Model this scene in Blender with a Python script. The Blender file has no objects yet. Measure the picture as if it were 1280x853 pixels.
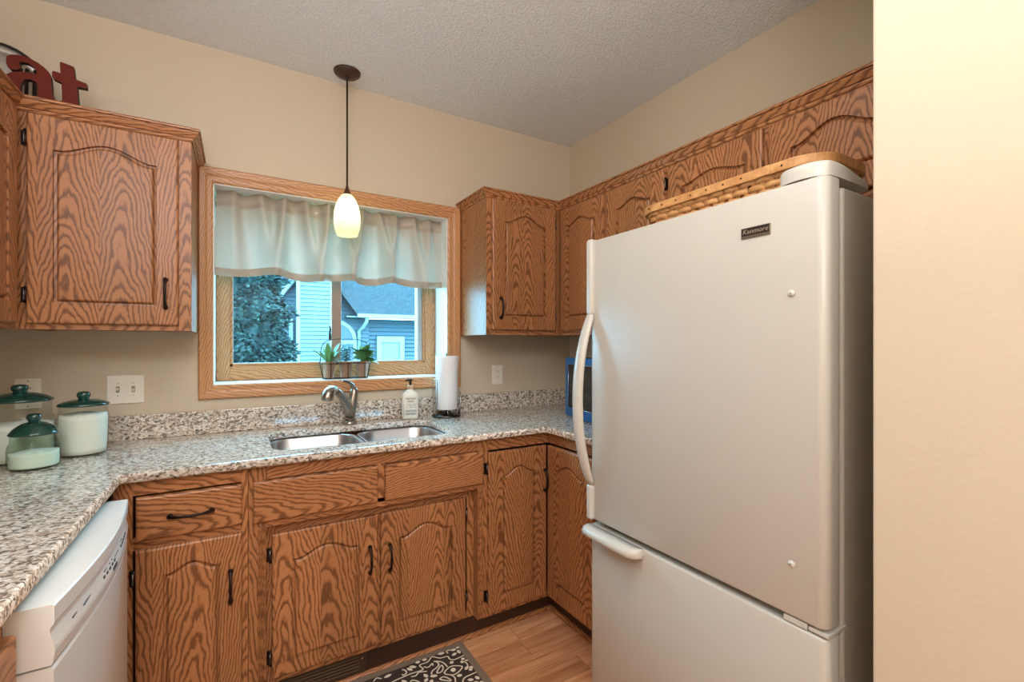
import bpy, bmesh, math, random
from mathutils import Vector, Matrix

random.seed(7)
PI = math.pi
SC = bpy.context.scene
COL = SC.collection

# ------------------------------------------------------------------ camera, sky, lights, exposure
cam_d = bpy.data.cameras.new('camera')
cam_d.sensor_width = 36.0
cam_d.lens = 573.35 / 1280 * 36.0
cam_d.shift_y = 0.0031
cam_d.clip_start = 0.05
cam = bpy.data.objects.new('camera', cam_d)
cam.location = (-1.8585, -2.3702, 1.297)
cam.rotation_euler = (PI / 2, 0, -0.5403)
COL.objects.link(cam)
SC.camera = cam

SC.view_settings.view_transform = 'Standard'
SC.view_settings.look = 'None'
SC.view_settings.gamma = 1.0
SC.view_settings.use_curve_mapping = False
SC.view_settings.exposure = -0.12

world = bpy.data.worlds.new('sky')
SC.world = world
world.use_nodes = True
wn = world.node_tree.nodes
wn['Background'].inputs['Color'].default_value = (0.22, 0.62, 0.92, 1)
wn['Background'].inputs['Strength'].default_value = 24.0


def area_light(name, loc, target, sx, sy, watts, color):
    d = bpy.data.lights.new(name, 'AREA')
    d.shape = 'RECTANGLE'
    d.size, d.size_y = sx, sy
    d.energy = watts
    d.color = color
    o = bpy.data.objects.new(name, d)
    o.location = loc
    v = Vector(target) - Vector(loc)
    o.rotation_euler = v.to_track_quat('-Z', 'Y').to_euler()
    COL.objects.link(o)
    return o


def globe(name, loc, watts, color, size):
    d = bpy.data.lights.new(name, 'POINT')
    d.energy = watts
    d.color = color
    d.shadow_soft_size = size
    o = bpy.data.objects.new(name, d)
    o.location = loc
    COL.objects.link(o)
    return o


# unseen uplights added behind the camera as bounce fill: they wash the ceiling, which lights the kitchen softly
WARM = (0.90, 0.95, 1.0)
area_light('bounce_fill_rear', (-1.7, -4.7, 1.45), (-1.7, -4.6999, 3.0), 1.2, 1.2, 70, WARM)
area_light('bounce_fill_near', (-2.30, -3.05, 1.45), (-2.30, -3.0499, 3.0), 0.8, 0.8, 58, WARM)
area_light('ceiling_lamp_kitchen', (-1.65, -1.75, 2.55), (-1.65, -1.70, 0.0), 0.6, 0.6, 15, WARM)
area_light('forward_fill', (-2.3, -3.3, 2.5), (-1.4, -0.7, 1.2), 0.8, 0.6, 28, WARM)  # unseen fill light added behind the camera, aimed into the kitchen


# ------------------------------------------------------------------ materials
def lin(r, g, b):
    f = lambda c: (c / 255 / 12.92) if c / 255 <= 0.04045 else ((c / 255 + 0.055) / 1.055) ** 2.4
    return (f(r), f(g), f(b), 1.0)


class NT:
    def __init__(s, name):
        s.m = bpy.data.materials.new(name)
        s.m.use_nodes = True
        s.t = s.m.node_tree
        s.n = s.t.nodes
        s.b = s.n['Principled BSDF']
        s.out = s.n['Material Output']

    def node(s, typ, **kw):
        n = s.n.new(typ)
        for k, v in kw.items():
            setattr(n, k, v)
        return n

    def link(s, a, b):
        s.t.links.new(a, b)

    def put(s, inp, v):
        if hasattr(v, 'is_linked') or hasattr(v, 'links'):
            s.link(v, inp)
        else:
            inp.default_value = v

    def math(s, op, a, b=0.0, c=0.0):
        n = s.node('ShaderNodeMath', operation=op)
        s.put(n.inputs[0], a)
        s.put(n.inputs[1], b)
        s.put(n.inputs[2], c)
        return n.outputs[0]

    def comb(s, x, y, z):
        n = s.node('ShaderNodeCombineXYZ')
        for i, v in enumerate((x, y, z)):
            s.put(n.inputs[i], v)
        return n.outputs[0]

    def noise(s, vec, scale, detail=2.0, rough=0.5, dist=0.0):
        n = s.node('ShaderNodeTexNoise')
        s.put(n.inputs['Vector'], vec)
        n.inputs['Scale'].default_value = scale
        n.inputs['Detail'].default_value = detail
        n.inputs['Roughness'].default_value = rough
        n.inputs['Distortion'].default_value = dist
        return n.outputs['Fac']

    def ramp(s, fac, stops, interp='LINEAR'):
        n = s.node('ShaderNodeValToRGB')
        n.color_ramp.interpolation = interp
        el = n.color_ramp.elements
        while len(el) > 1:
            el.remove(el[-1])
        el[0].position, el[0].color = stops[0]
        for p, c in stops[1:]:
            e = el.new(p)
            e.color = c
        s.put(n.inputs['Fac'], fac)
        return n.outputs['Color']

    def mix(s, fac, a, b, mode='MIX'):
        n = s.node('ShaderNodeMix', data_type='RGBA', blend_type=mode)
        s.put(n.inputs['Factor'], fac)
        s.put(n.inputs['A'], a) if False else None
        ins = [i for i in n.inputs if i.type == 'RGBA']
        s.put(ins[0], a)
        s.put(ins[1], b)
        return [o for o in n.outputs if o.type == 'RGBA'][0]

    def bump(s, height, strength, dist):
        n = s.node('ShaderNodeBump')
        n.inputs['Strength'].default_value = strength
        n.inputs['Distance'].default_value = dist
        s.put(n.inputs['Height'], height)
        s.link(n.outputs['Normal'], s.b.inputs['Normal'])

    def coords(s, kind='Object'):
        return s.node('ShaderNodeTexCoord').outputs[kind]


def plain(name, col, rough=0.5, metal=0.0, spec=0.5, coat=0.0, emit=None, estr=1.0, noise=None):
    t = NT(name)
    b = t.b
    b.inputs['Base Color'].default_value = col
    b.inputs['Roughness'].default_value = rough
    b.inputs['Metallic'].default_value = metal
    b.inputs['Specular IOR Level'].default_value = spec
    b.inputs['Coat Weight'].default_value = coat
    if emit:
        b.inputs['Emission Color'].default_value = emit
        b.inputs['Emission Strength'].default_value = estr
    if noise:
        t.bump(t.noise(t.coords(), noise[0], 3.0), noise[1], noise[2])
    return t.m


def oak(name, light, mid, dark, board=0.150, ringk=92.0, vk=19.0, wob=1.7, contrast=1.0):
    t = NT(name)
    uv = t.node('ShaderNodeUVMap', uv_map='UVMap').outputs['UV']
    sp = t.node('ShaderNodeSeparateXYZ')
    t.link(uv, sp.inputs[0])
    u, v = sp.outputs[0], sp.outputs[1]
    ub = t.math('DIVIDE', u, board)
    idx = t.math('FLOOR', ub)
    wn_ = t.node('ShaderNodeTexWhiteNoise', noise_dimensions='1D')
    t.link(idx, wn_.inputs['W'])
    rnd = wn_.outputs['Value']
    cs = t.node('ShaderNodeSeparateColor')
    t.link(wn_.outputs['Color'], cs.inputs[0])
    ul = t.math('MULTIPLY', t.math('SUBTRACT', t.math('FRACT', ub), t.math('MULTIPLY_ADD', cs.outputs[0], 0.9, 0.05)), board)
    # long wavy distortion of the growth rings
    d1 = t.noise(t.comb(t.math('MULTIPLY', u, 9.0), t.math('MULTIPLY', v, 4.2), rnd), 1.0, 2.0, 0.5)
    d2 = t.noise(t.comb(t.math('MULTIPLY', u, 60.0), t.math('MULTIPLY', v, 16.0), 3.0), 1.0, 2.0, 0.6)
    s = t.math('MULTIPLY', t.math('SQRT', t.math('MULTIPLY_ADD', ul, ul, 0.0007)), t.math('MULTIPLY_ADD', rnd, 0.5 * ringk, 0.75 * ringk))
    s = t.math('ADD', s, t.math('MULTIPLY', v, t.math('MULTIPLY_ADD', cs.outputs[1], 0.8 * vk, 0.5 * vk)))
    s = t.math('ADD', s, t.math('MULTIPLY', d1, wob * 3.4))
    s = t.math('ADD', s, t.math('MULTIPLY', d2, 1.1))
    s = t.math('ADD', s, t.math('MULTIPLY', rnd, 37.0))
    f = t.math('FRACT', s)
    # fine pores drawn out along the grain
    p = t.noise(t.comb(t.math('MULTIPLY', u, 420.0), t.math('MULTIPLY', v, 22.0), 0.0), 1.0, 2.0, 0.6)
    f2 = t.math('ADD', f, t.math('MULTIPLY', t.math('SUBTRACT', p, 0.5), 0.35))
    c1 = t.ramp(f2, [(0.0, light), (0.06, mid), (0.14, dark), (0.30, dark), (0.40, mid), (0.56, light), (1.0, light)])
    c2 = t.ramp(p, [(0.30, mid), (0.50, light), (0.75, light)])
    c = t.mix(0.72 * contrast, c2, c1)
    tone = t.ramp(cs.outputs[2], [(0.0, (0.86, 0.84, 0.82, 1)), (1.0, (1.06, 1.04, 1.02, 1))])
    c = t.mix(1.0, c, tone, 'MULTIPLY')
    t.link(c, t.b.inputs['Base Color'])
    t.b.inputs['Roughness'].default_value = 0.38
    t.b.inputs['Specular IOR Level'].default_value = 0.45
    t.bump(t.math('ADD', f, p), 0.10, 0.002)
    return t.m


def granite(name):
    t = NT(name)
    co = t.coords()
    mp = t.node('ShaderNodeMapping')
    mp.inputs['Scale'].default_value = (1.0, 1.35, 1.35)
    mp.inputs['Rotation'].default_value = (0.3, 0.2, 0.6)
    t.link(co, mp.inputs[0])
    v = mp.outputs[0]
    big = t.noise(v, 11.0, 3.0, 0.6, 0.6)
    wob = t.node('ShaderNodeTexNoise')
    wob.inputs['Scale'].default_value = 60.0
    wob.inputs['Detail'].default_value = 2.0
    t.link(v, wob.inputs['Vector'])
    vm = t.node('ShaderNodeVectorMath', operation='MULTIPLY_ADD')
    t.link(wob.outputs['Color'], vm.inputs[0])
    vm.inputs[1].default_value = (0.016, 0.016, 0.016)
    t.link(v, vm.inputs[2])

    def cells(scale):
        vo = t.node('ShaderNodeTexVoronoi')
        vo.inputs['Scale'].default_value = scale
        t.link(vm.outputs[0], vo.inputs['Vector'])
        sc = t.node('ShaderNodeSeparateColor')
        t.link(vo.outputs['Color'], sc.inputs[0])
        return sc.outputs[0]
    sh = t.math('MULTIPLY', t.math('SUBTRACT', big, 0.5), 0.55)
    c1 = t.ramp(t.math('SUBTRACT', cells(125.0), sh), [(0.0, lin(36, 31, 30)), (0.15, lin(104, 80, 64)), (0.25, lin(164, 140, 118)), (0.40, lin(214, 202, 186)), (0.60, lin(236, 229, 218)), (0.86, lin(192, 172, 152))], 'CONSTANT')
    c2 = t.ramp(cells(270.0), [(0.0, lin(60, 50, 46)), (0.13, lin(186, 164, 144)), (0.40, lin(226, 216, 204)), (0.75, lin(212, 200, 186))], 'CONSTANT')
    c = t.mix(0.30, c1, c2)
    t.link(c, t.b.inputs['Base Color'])
    t.b.inputs['Roughness'].default_value = 0.09
    t.b.inputs['Specular IOR Level'].default_value = 1.0
    return t.m


def wall_mat(name, col, scale=90, strength=0.12):
    t = NT(name)
    t.b.inputs['Base Color'].default_value = col
    t.b.inputs['Roughness'].default_value = 0.65
    t.bump(t.noise(t.coords(), scale, 4.0), strength, 0.004)
    return t.m


def popcorn(name):
    t = NT(name)
    co = t.coords()
    n = t.noise(co, 85.0, 3.0, 0.7)
    h = t.ramp(n, [(0.40, (0, 0, 0, 1)), (0.62, (1, 1, 1, 1))])
    t.link(t.ramp(n, [(0.35, lin(244, 242, 238)), (0.65, lin(253, 252, 250))]), t.b.inputs['Base Color'])
    t.b.inputs['Roughness'].default_value = 0.9
    t.bump(h, 0.6, 0.011)
    return t.m


def laminate(name):
    t = NT(name)
    co = t.coords()
    sp = t.node('ShaderNodeSeparateXYZ')
    t.link(co, sp.inputs[0])
    x, y = sp.outputs[0], sp.outputs[1]
    row = t.math('FLOOR', t.math('DIVIDE', y, 0.096))
    w = t.node('ShaderNodeTexWhiteNoise', noise_dimensions='1D')
    t.link(row, w.inputs['W'])
    xs = t.math('DIVIDE', t.math('ADD', x, t.math('MULTIPLY', w.outputs['Value'], 5.0)), 0.62)
    seg = t.math('FLOOR', xs)
    w2 = t.node('ShaderNodeTexWhiteNoise', noise_dimensions='2D')
    t.link(t.comb(seg, row, 0.0), w2.inputs['Vector'])
    r = w2.outputs['Value']
    g = t.noise(t.comb(t.math('MULTIPLY', x, 3.0), t.math('MULTIPLY', y, 42.0), t.math('MULTIPLY', r, 30.0)), 1.0, 4.0, 0.6, 0.8)
    c = t.ramp(g, [(0.28, lin(166, 106, 70)), (0.45, lin(200, 140, 98)), (0.60, lin(216, 160, 118)), (0.75, lin(226, 174, 132))])
    tone = t.ramp(r, [(0.0, (0.78, 0.74, 0.70, 1)), (1.0, (1.10, 1.07, 1.04, 1))])
    c = t.mix(1.0, c, tone, 'MULTIPLY')
    fy = t.math('FRACT', t.math('DIVIDE', y, 0.096))
    fx = t.math('FRACT', xs)
    gap = t.math('MINIMUM', t.math('GREATER_THAN', fy, 0.018), t.math('GREATER_THAN', fx, 0.004))
    c = t.mix(gap, lin(140, 88, 54), c)
    t.link(c, t.b.inputs['Base Color'])
    t.b.inputs['Roughness'].default_value = 0.34
    return t.m


def glass_clear(name, tint=(1, 1, 1, 1), ior=1.45, edge=1.0):
    t = NT(name)
    tr = t.node('ShaderNodeBsdfTransparent')
    tr.inputs['Color'].default_value = tint
    gl = t.node('ShaderNodeBsdfGlossy')
    gl.inputs['Roughness'].default_value = 0.03
    lw = t.node('ShaderNodeLayerWeight')
    lw.inputs['Blend'].default_value = 0.5
    f = t.math('POWER', lw.outputs['Facing'], 4.0)
    mx = t.node('ShaderNodeMixShader')
    t.link(t.math('MULTIPLY_ADD', f, 0.55 * edge, 0.012), mx.inputs[0])
    t.link(tr.outputs[0], mx.inputs[1])
    t.link(gl.outputs[0], mx.inputs[2])
    t.link(mx.outputs[0], t.out.inputs['Surface'])
    return t.m


def cloth_mat(name, col, trans):
    t = NT(name)
    co = t.coords()
    w = t.noise(co, 700.0, 2.0)
    t.b.inputs['Base Color'].default_value = col
    t.b.inputs['Roughness'].default_value = 0.42
    t.b.inputs['Sheen Weight'].default_value = 0.25
    t.bump(w, 0.05, 0.001)
    tl = t.node('ShaderNodeBsdfTranslucent')
    tl.inputs['Color'].default_value = trans
    mx = t.node('ShaderNodeMixShader')
    mx.inputs[0].default_value = 0.17
    t.link(t.b.outputs[0], mx.inputs[1])
    t.link(tl.outputs[0], mx.inputs[2])
    t.link(mx.outputs[0], t.out.inputs['Surface'])
    return t.m


def frosted(name):
    t = NT(name)
    t.b.inputs['Base Color'].default_value = lin(232, 238, 208)
    t.b.inputs['Roughness'].default_value = 0.25
    tl = t.node('ShaderNodeBsdfTranslucent')
    tl.inputs['Color'].default_value = lin(240, 246, 206)
    mx = t.node('ShaderNodeMixShader')
    mx.inputs[0].default_value = 0.62
    t.link(t.b.outputs[0], mx.inputs[1])
    t.link(tl.outputs[0], mx.inputs[2])
    t.link(mx.outputs[0], t.out.inputs['Surface'])
    return t.m


M = {}
M['oak'] = oak('honey_oak', lin(180, 122, 78), lin(142, 88, 50), lin(84, 45, 22))
M['oak_window'] = oak('window_oak', lin(202, 148, 100), lin(180, 124, 78), lin(130, 80, 46), contrast=0.8)
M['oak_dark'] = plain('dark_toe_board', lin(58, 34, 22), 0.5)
M['granite'] = granite('speckled_granite')
M['wall'] = wall_mat('beige_paint', lin(205, 187, 162))
M['ceil'] = popcorn('popcorn_ceiling')
M['floor'] = laminate('plank_floor')
M['white'] = plain('white_paint', lin(236, 234, 228), 0.45)
M['ivory'] = plain('ivory_plastic', lin(238, 228, 212), 0.35)
M['bronze'] = plain('oil_rubbed_bronze', lin(44, 32, 26), 0.38, 0.7)
M['hinge'] = plain('dark_hinge_metal', lin(40, 28, 22), 0.4, 0.6)
M['hinge_pin'] = plain('nickel_pin', lin(170, 164, 156), 0.3, 1.0)
M['steel'] = plain('brushed_steel', lin(206, 208, 210), 0.30, 1.0)
M['nickel'] = plain('brushed_nickel', lin(168, 158, 146), 0.27, 1.0)
M['chrome'] = plain('chrome_wire', lin(190, 190, 190), 0.15, 1.0)
M['fridge'] = plain('bisque_enamel', lin(190, 183, 171), 0.33, 0, 0.5, 0.0, noise=(210, 0.10, 0.003))
M['fridge_side'] = plain('bisque_side_enamel', lin(188, 180, 167), 0.36, 0, 0.5, noise=(260, 0.08, 0.002))
M['bisque'] = plain('bisque_plastic', lin(198, 192, 181), 0.3)
M['gasket'] = plain('grey_gasket', lin(90, 84, 76), 0.7)
M['black'] = plain('black_plastic', lin(24, 22, 22), 0.35)
M['dw'] = plain('dishwasher_enamel', lin(226, 222, 214), 0.25)
M['ink'] = plain('grey_print', lin(96, 96, 98), 0.6)
M['dark_ink'] = plain('dark_print', lin(52, 50, 46), 0.6)
M['glass'] = glass_clear('window_pane', (0.96, 0.98, 0.98, 1))
M['jar'] = glass_clear('green_jar_glass', (0.80, 0.90, 0.84, 1), 1.5, 1.0)
M['jar_clear'] = glass_clear('clear_jar_glass', (0.90, 0.94, 0.91, 1), 1.5, 1.0)
M['lid'] = plain('dark_green_lid', lin(28, 66, 56), 0.1, 0, 0.8)
M['flour'] = plain('white_flour', lin(238, 234, 224), 0.9, noise=(160, 0.3, 0.003))
M['paper'] = plain('paper_towel_white', lin(240, 240, 240), 0.85, noise=(260, 0.4, 0.002))
M['soap'] = plain('cream_bottle', lin(230, 226, 212), 0.3)
M['neck'] = plain('tan_neck', lin(206, 168, 128), 0.4)
M['cloth'] = cloth_mat('satin_valance', lin(186, 170, 152), lin(206, 190, 172))
M['letter'] = plain('brick_red_paint', lin(98, 30, 14), 0.6, 0, 0.2)
M['letter_edge'] = plain('dark_brown_edge', lin(44, 24, 18), 0.6)
M['pewter'] = plain('pewter_plate', lin(186, 182, 176), 0.34, 0.9)
M['canopy'] = plain('brown_canopy', lin(74, 48, 36), 0.42, 0.3)
M['shade'] = frosted('lit_frosted_shade')
M['bulb'] = plain('lit_bulb', lin(255, 250, 240), 0.3, emit=(1.0, 0.97, 0.86, 1), estr=9.0)
M['pot'] = plain('copper_brown_pot', lin(168, 126, 98), 0.35, 0.25)
M['soil'] = plain('potting_soil', lin(48, 36, 28), 0.9)
M['leaf'] = plain('green_leaf', lin(98, 150, 94), 0.45)
M['leaf2'] = plain('grey_green_leaf', lin(150, 168, 140), 0.5)
M['leaf3'] = plain('blue_green_leaf', lin(104, 158, 148), 0.5)
M['wire'] = plain('dark_wire', lin(52, 42, 36), 0.4, 0.6)
M['micro'] = plain('blue_microwave_steel', lin(36, 98, 154), 0.3, 0.35)
M['micro_glass'] = plain('dark_door_glass', lin(18, 20, 26), 0.08, 0, 0.7)
M['basket'] = None
M['vent'] = plain('brown_register', lin(84, 62, 44), 0.45, 0.4)
M['rug_brown'] = plain('dark_brown_pile', lin(58, 44, 36), 0.95, noise=(400, 0.6, 0.003))
M['rug_taupe'] = plain('taupe_binding', lin(128, 108, 90), 0.9, noise=(400, 0.4, 0.002))
M['rug_cream'] = plain('cream_pile', lin(228, 214, 192), 0.95)
M['siding'] = plain('pale_siding', lin(96, 101, 103), 0.6)
M['siding2'] = plain('grey_siding', lin(64, 75, 84), 0.6)
M['trim_out'] = plain('white_exterior_trim', lin(132, 135, 137), 0.5)
M['win_out'] = plain('dark_house_glass', lin(40, 58, 84), 0.15)
M['blind_out'] = plain('pale_blind', lin(122, 130, 140), 0.6)
M['lawn'] = plain('lawn', lin(70, 96, 56), 0.9)
M['bark'] = plain('spruce_bark', lin(70, 54, 44), 0.9)
M['track'] = plain('grey_vinyl_track', lin(170, 170, 170), 0.4)


def shingles():
    t = NT('roof_shingles')
    co = t.coords()
    mp = t.node('ShaderNodeMapping')
    mp.inputs['Scale'].default_value = (1.0, 1.0, 1.6)
    t.link(co, mp.inputs[0])
    b = t.node('ShaderNodeTexBrick')
    b.inputs['Scale'].default_value = 24.0
    b.inputs['Color1'].default_value = lin(26, 29, 34)
    b.inputs['Color2'].default_value = lin(76, 78, 82)
    b.inputs['Mortar'].default_value = lin(16, 18, 22)
    b.inputs['Mortar Size'].default_value = 0.02
    b.inputs['Brick Width'].default_value = 0.55
    b.inputs['Row Height'].default_value = 0.3
    uv = t.node('ShaderNodeUVMap', uv_map='UVMap').outputs['UV']
    t.link(uv, b.inputs['Vector'])
    t.link(b.outputs['Color'], t.b.inputs['Base Color'])
    t.b.inputs['Roughness'].default_value = 0.85
    return t.m


def wicker():
    t = NT('woven_ash_splint')
    n = t.noise(t.coords(), 26.0, 4.0, 0.6)
    t.link(t.ramp(n, [(0.3, lin(176, 118, 66)), (0.55, lin(204, 148, 92)), (0.75, lin(222, 170, 112))]), t.b.inputs['Base Color'])
    t.b.inputs['Roughness'].default_value = 0.5
    return t.m


def needles():
    t = NT('blue_spruce_needles')
    n = t.noise(t.coords(), 9.0, 4.0, 0.7)
    t.link(t.ramp(n, [(0.35, lin(6, 18, 18)), (0.55, lin(22, 42, 38)), (0.8, lin(92, 114, 102))]), t.b.inputs['Base Color'])
    t.b.inputs['Roughness'].default_value = 0.8
    return t.m


M['shingle'] = shingles()
M['basket'] = wicker()
M['needle'] = needles()


# ------------------------------------------------------------------ mesh helpers
G = {'x': 1, 'y': 2, 'z': 3}


class B:
    """collects shapes for ONE mesh object"""

    def __init__(s):
        s.bm = bmesh.new()
        s.g = s.bm.faces.layers.int.new('g')
        s.mi = 0

    def _mark(s, faces, grain):
        for f in faces:
            f[s.g] = G.get(grain, 0)
            f.material_index = s.mi

    def box(s, x0, x1, y0, y1, z0, z1, bev=0.0, grain=None, seg=2, mat=None):
        tmp = bmesh.new()
        bmesh.ops.create_cube(tmp, size=1.0)
        for v in tmp.verts:
            v.co = Vector(((x0 + x1) / 2 + v.co.x * (x1 - x0), (y0 + y1) / 2 + v.co.y * (y1 - y0), (z0 + z1) / 2 + v.co.z * (z1 - z0)))
        if bev:
            bmesh.ops.bevel(tmp, geom=tmp.edges[:], offset=bev, segments=seg, profile=0.5, affect='EDGES')
        if mat is not None:
            bmesh.ops.transform(tmp, matrix=mat, verts=tmp.verts[:])
        s.merge(tmp, grain)
        return s

    def merge(s, tmp, grain=None):
        mp = {}
        for v in tmp.verts:
            mp[v] = s.bm.verts.new(v.co)
        out = []
        for f in tmp.faces:
            try:
                nf = s.bm.faces.new([mp[v] for v in f.verts])
                nf.smooth = f.smooth
                out.append(nf)
            except ValueError:
                pass
        s._mark(out, grain)
        tmp.free()

    def poly(s, pts, grain=None):
        vs = [s.bm.verts.new(p) for p in pts]
        f = s.bm.faces.new(vs)
        s._mark([f], grain)
        return f

    def grid(s, rows, grain=None, smooth=True, close=False):
        vv = [[s.bm.verts.new(p) for p in r] for r in rows]
        fs = []
        n = len(rows[0])
        for a, b in zip(vv, vv[1:]):
            for i in range(n if close else n - 1):
                j = (i + 1) % n
                f = s.bm.faces.new((a[i], a[j], b[j], b[i]))
                f.smooth = smooth
                fs.append(f)
        s._mark(fs, grain)
        return vv

    def tube(s, pts, r, n=8, caps=True, close=False, flat=1.0, grain=None):
        pts = [Vector(p) for p in pts]
        k = len(pts)
        rr = r if isinstance(r, (list, tuple)) else [r] * k
        rows = []
        up = None
        for i, p in enumerate(pts):
            if close:
                d = pts[(i + 1) % k] - pts[i - 1]
            else:
                d = pts[min(i + 1, k - 1)] - pts[max(i - 1, 0)]
            if d.length < 1e-9:
                d = Vector((0, 0, 1))
            d.normalize()
            if up is None:
                a = Vector((0, 0, 1)) if abs(d.z) < 0.9 else Vector((1, 0, 0))
                up = (a - d * a.dot(d)).normalized()
            else:
                up = (up - d * up.dot(d))
                up = up.normalized() if up.length > 1e-6 else d.orthogonal().normalized()
            sd = d.cross(up)
            rows.append([p + (up * math.cos(2 * PI * j / n) * flat + sd * math.sin(2 * PI * j / n)) * rr[i] for j in range(n)])
        if close:
            rows.append(rows[0])
        vv = s.grid(rows, grain, True, True)
        if caps and not close:
            for ring in (vv[0], vv[-1]):
                try:
                    f = s.bm.faces.new(ring)
                    s._mark([f], grain)
                except ValueError:
                    pass
        return s

    def lathe(s, prof, c=(0, 0, 0), n=32, sx=1.0, sy=1.0, smooth=True, rot=None):
        rows = []
        for r, z in prof:
            row = []
            for j in range(n):
                a = 2 * PI * j / n
                p = Vector((r * math.cos(a) * sx, r * math.sin(a) * sy, z))
                if rot is not None:
                    p = rot @ p
                row.append(p + Vector(c))
            rows.append(row)
        vv = s.grid(rows, None, smooth, True)
        for ring, (r, z) in ((vv[0], prof[0]), (vv[-1], prof[-1])):
            if r > 1e-6:
                f = s.bm.faces.new(ring)
                s._mark([f], None)
        return s

    def prism(s, pts, axis, d0, d1, grain=None):
        """polygon in the two other axes (in x,y,z order), extruded along axis"""
        def P(a, b, d):
            return {'x': (d, a, b), 'y': (a, d, b), 'z': (a, b, d)}[axis]
        v0 = [s.bm.verts.new(P(a, b, d0)) for a, b in pts]
        v1 = [s.bm.verts.new(P(a, b, d1)) for a, b in pts]
        fs = [s.bm.faces.new(v0), s.bm.faces.new(v1[::-1])]
        n = len(pts)
        for i in range(n):
            j = (i + 1) % n
            fs.append(s.bm.faces.new((v0[j], v0[i], v1[i], v1[j])))
        s._mark(fs, grain)
        return s

    def sweep(s, prof, path, side=1, grain='path'):
        """profile (out, z) along a horizontal polyline with mitred corners"""
        path = [Vector((p[0], p[1], 0)) for p in path]
        rows = []
        k = len(path)
        nrm = []
        for a, b in zip(path, path[1:]):
            d = (b - a).normalized()
            nrm.append(Vector((d.y, -d.x, 0)) * side)
        cols = []
        for i, p in enumerate(path):
            if i == 0:
                m = nrm[0]
            elif i == k - 1:
                m = nrm[-1]
            else:
                m = nrm[i - 1] + nrm[i]
                m = m / m.dot(nrm[i])
            cols.append([p + m * o + Vector((0, 0, z)) for o, z in prof])
        for i in range(k - 1):
            d = path[i + 1] - path[i]
            g = 'x' if abs(d.x) > abs(d.y) else 'y'
            for j in range(len(prof)):
                j2 = (j + 1) % len(prof)
                f = s.bm.faces.new([s.bm.verts.new(q) for q in (cols[i][j], cols[i + 1][j], cols[i + 1][j2], cols[i][j2])])
                s._mark([f], g)
        for c in (cols[0], cols[-1]):
            s.poly(c, 'z')
        return s


def link_mesh(name, me, mats, parent=None):
    for m in (mats if isinstance(mats, (list, tuple)) else [mats]):
        me.materials.append(m)
    o = bpy.data.objects.new(name, me)
    COL.objects.link(o)
    if parent is not None:
        o.parent = parent
        if parent.type == 'EMPTY':
            o.location = -parent.location
    return o


def obj(name, b, mats, parent=None, grain='z', proj=None, smooth=None, recalc=True):
    bm = b.bm
    bmesh.ops.remove_doubles(bm, verts=bm.verts[:], dist=1e-5) if recalc else None
    if recalc:
        bmesh.ops.recalc_face_normals(bm, faces=bm.faces[:])
    uvl = bm.loops.layers.uv.new('UVMap')
    ou, ov = random.uniform(0, 40), random.uniform(0, 40)
    inv = {1: 0, 2: 1, 3: 2}
    for f in bm.faces:
        if smooth is not None:
            f.smooth = smooth
        g = inv.get(f[b.g], {'x': 0, 'y': 1, 'z': 2}[grain])
        n = f.normal
        if proj:
            a = {'x': 0, 'y': 1, 'z': 2}[proj]
        else:
            a = max(range(3), key=lambda i: abs(n[i]))
        oth = [i for i in range(3) if i != a]
        va = g if g in oth else oth[1]
        ua = [i for i in oth if i != va][0]
        for l in f.loops:
            l[uvl].uv = (l.vert.co[ua] + ou, l.vert.co[va] + ov)
    me = bpy.data.meshes.new(name)
    bm.to_mesh(me)
    bm.free()
    return link_mesh(name, me, mats, parent)


def thing(name, label, cat, loc, group=None):
    o = bpy.data.objects.new(name, None)
    o.empty_display_size = 0.1
    o.location = loc
    COL.objects.link(o)
    o['label'] = label
    o['category'] = cat
    if group:
        o['group'] = group
    return o


def tag(o, label, cat, group=None, kind=None):
    o['label'] = label
    o['category'] = cat
    if group:
        o['group'] = group
    if kind:
        o['kind'] = kind
    return o


def struct(name, b, m, **kw):
    o = obj(name, b, m, **kw)
    if kw.get('parent') is None:
        o['kind'] = 'structure'
    return o


def text_mesh(name, txt, size, mat, parent, origin, ux, uy, depth=0.0006, shear=0.0, center=True, spacing=1.0):
    cu = bpy.data.curves.new('txt', 'FONT')
    cu.body = txt
    cu.size = size
    cu.extrude = depth
    cu.shear = shear
    cu.space_character = spacing
    cu.align_x = 'CENTER' if center else 'LEFT'
    cu.align_y = 'CENTER'
    cu.resolution_u = 3
    tmp = bpy.data.objects.new('txt', cu)
    COL.objects.link(tmp)
    dg = bpy.context.evaluated_depsgraph_get()
    me = bpy.data.meshes.new_from_object(tmp.evaluated_get(dg))
    bpy.data.objects.remove(tmp)
    ux, uy = Vector(ux), Vector(uy)
    uz = ux.cross(uy)
    mt = Matrix(((ux.x, uy.x, uz.x, origin[0]), (ux.y, uy.y, uz.y, origin[1]), (ux.z, uy.z, uz.z, origin[2]), (0, 0, 0, 1)))
    me.transform(mt)
    me.materials.clear()
    me.name = name
    return link_mesh(name, me, mat, parent)


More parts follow.
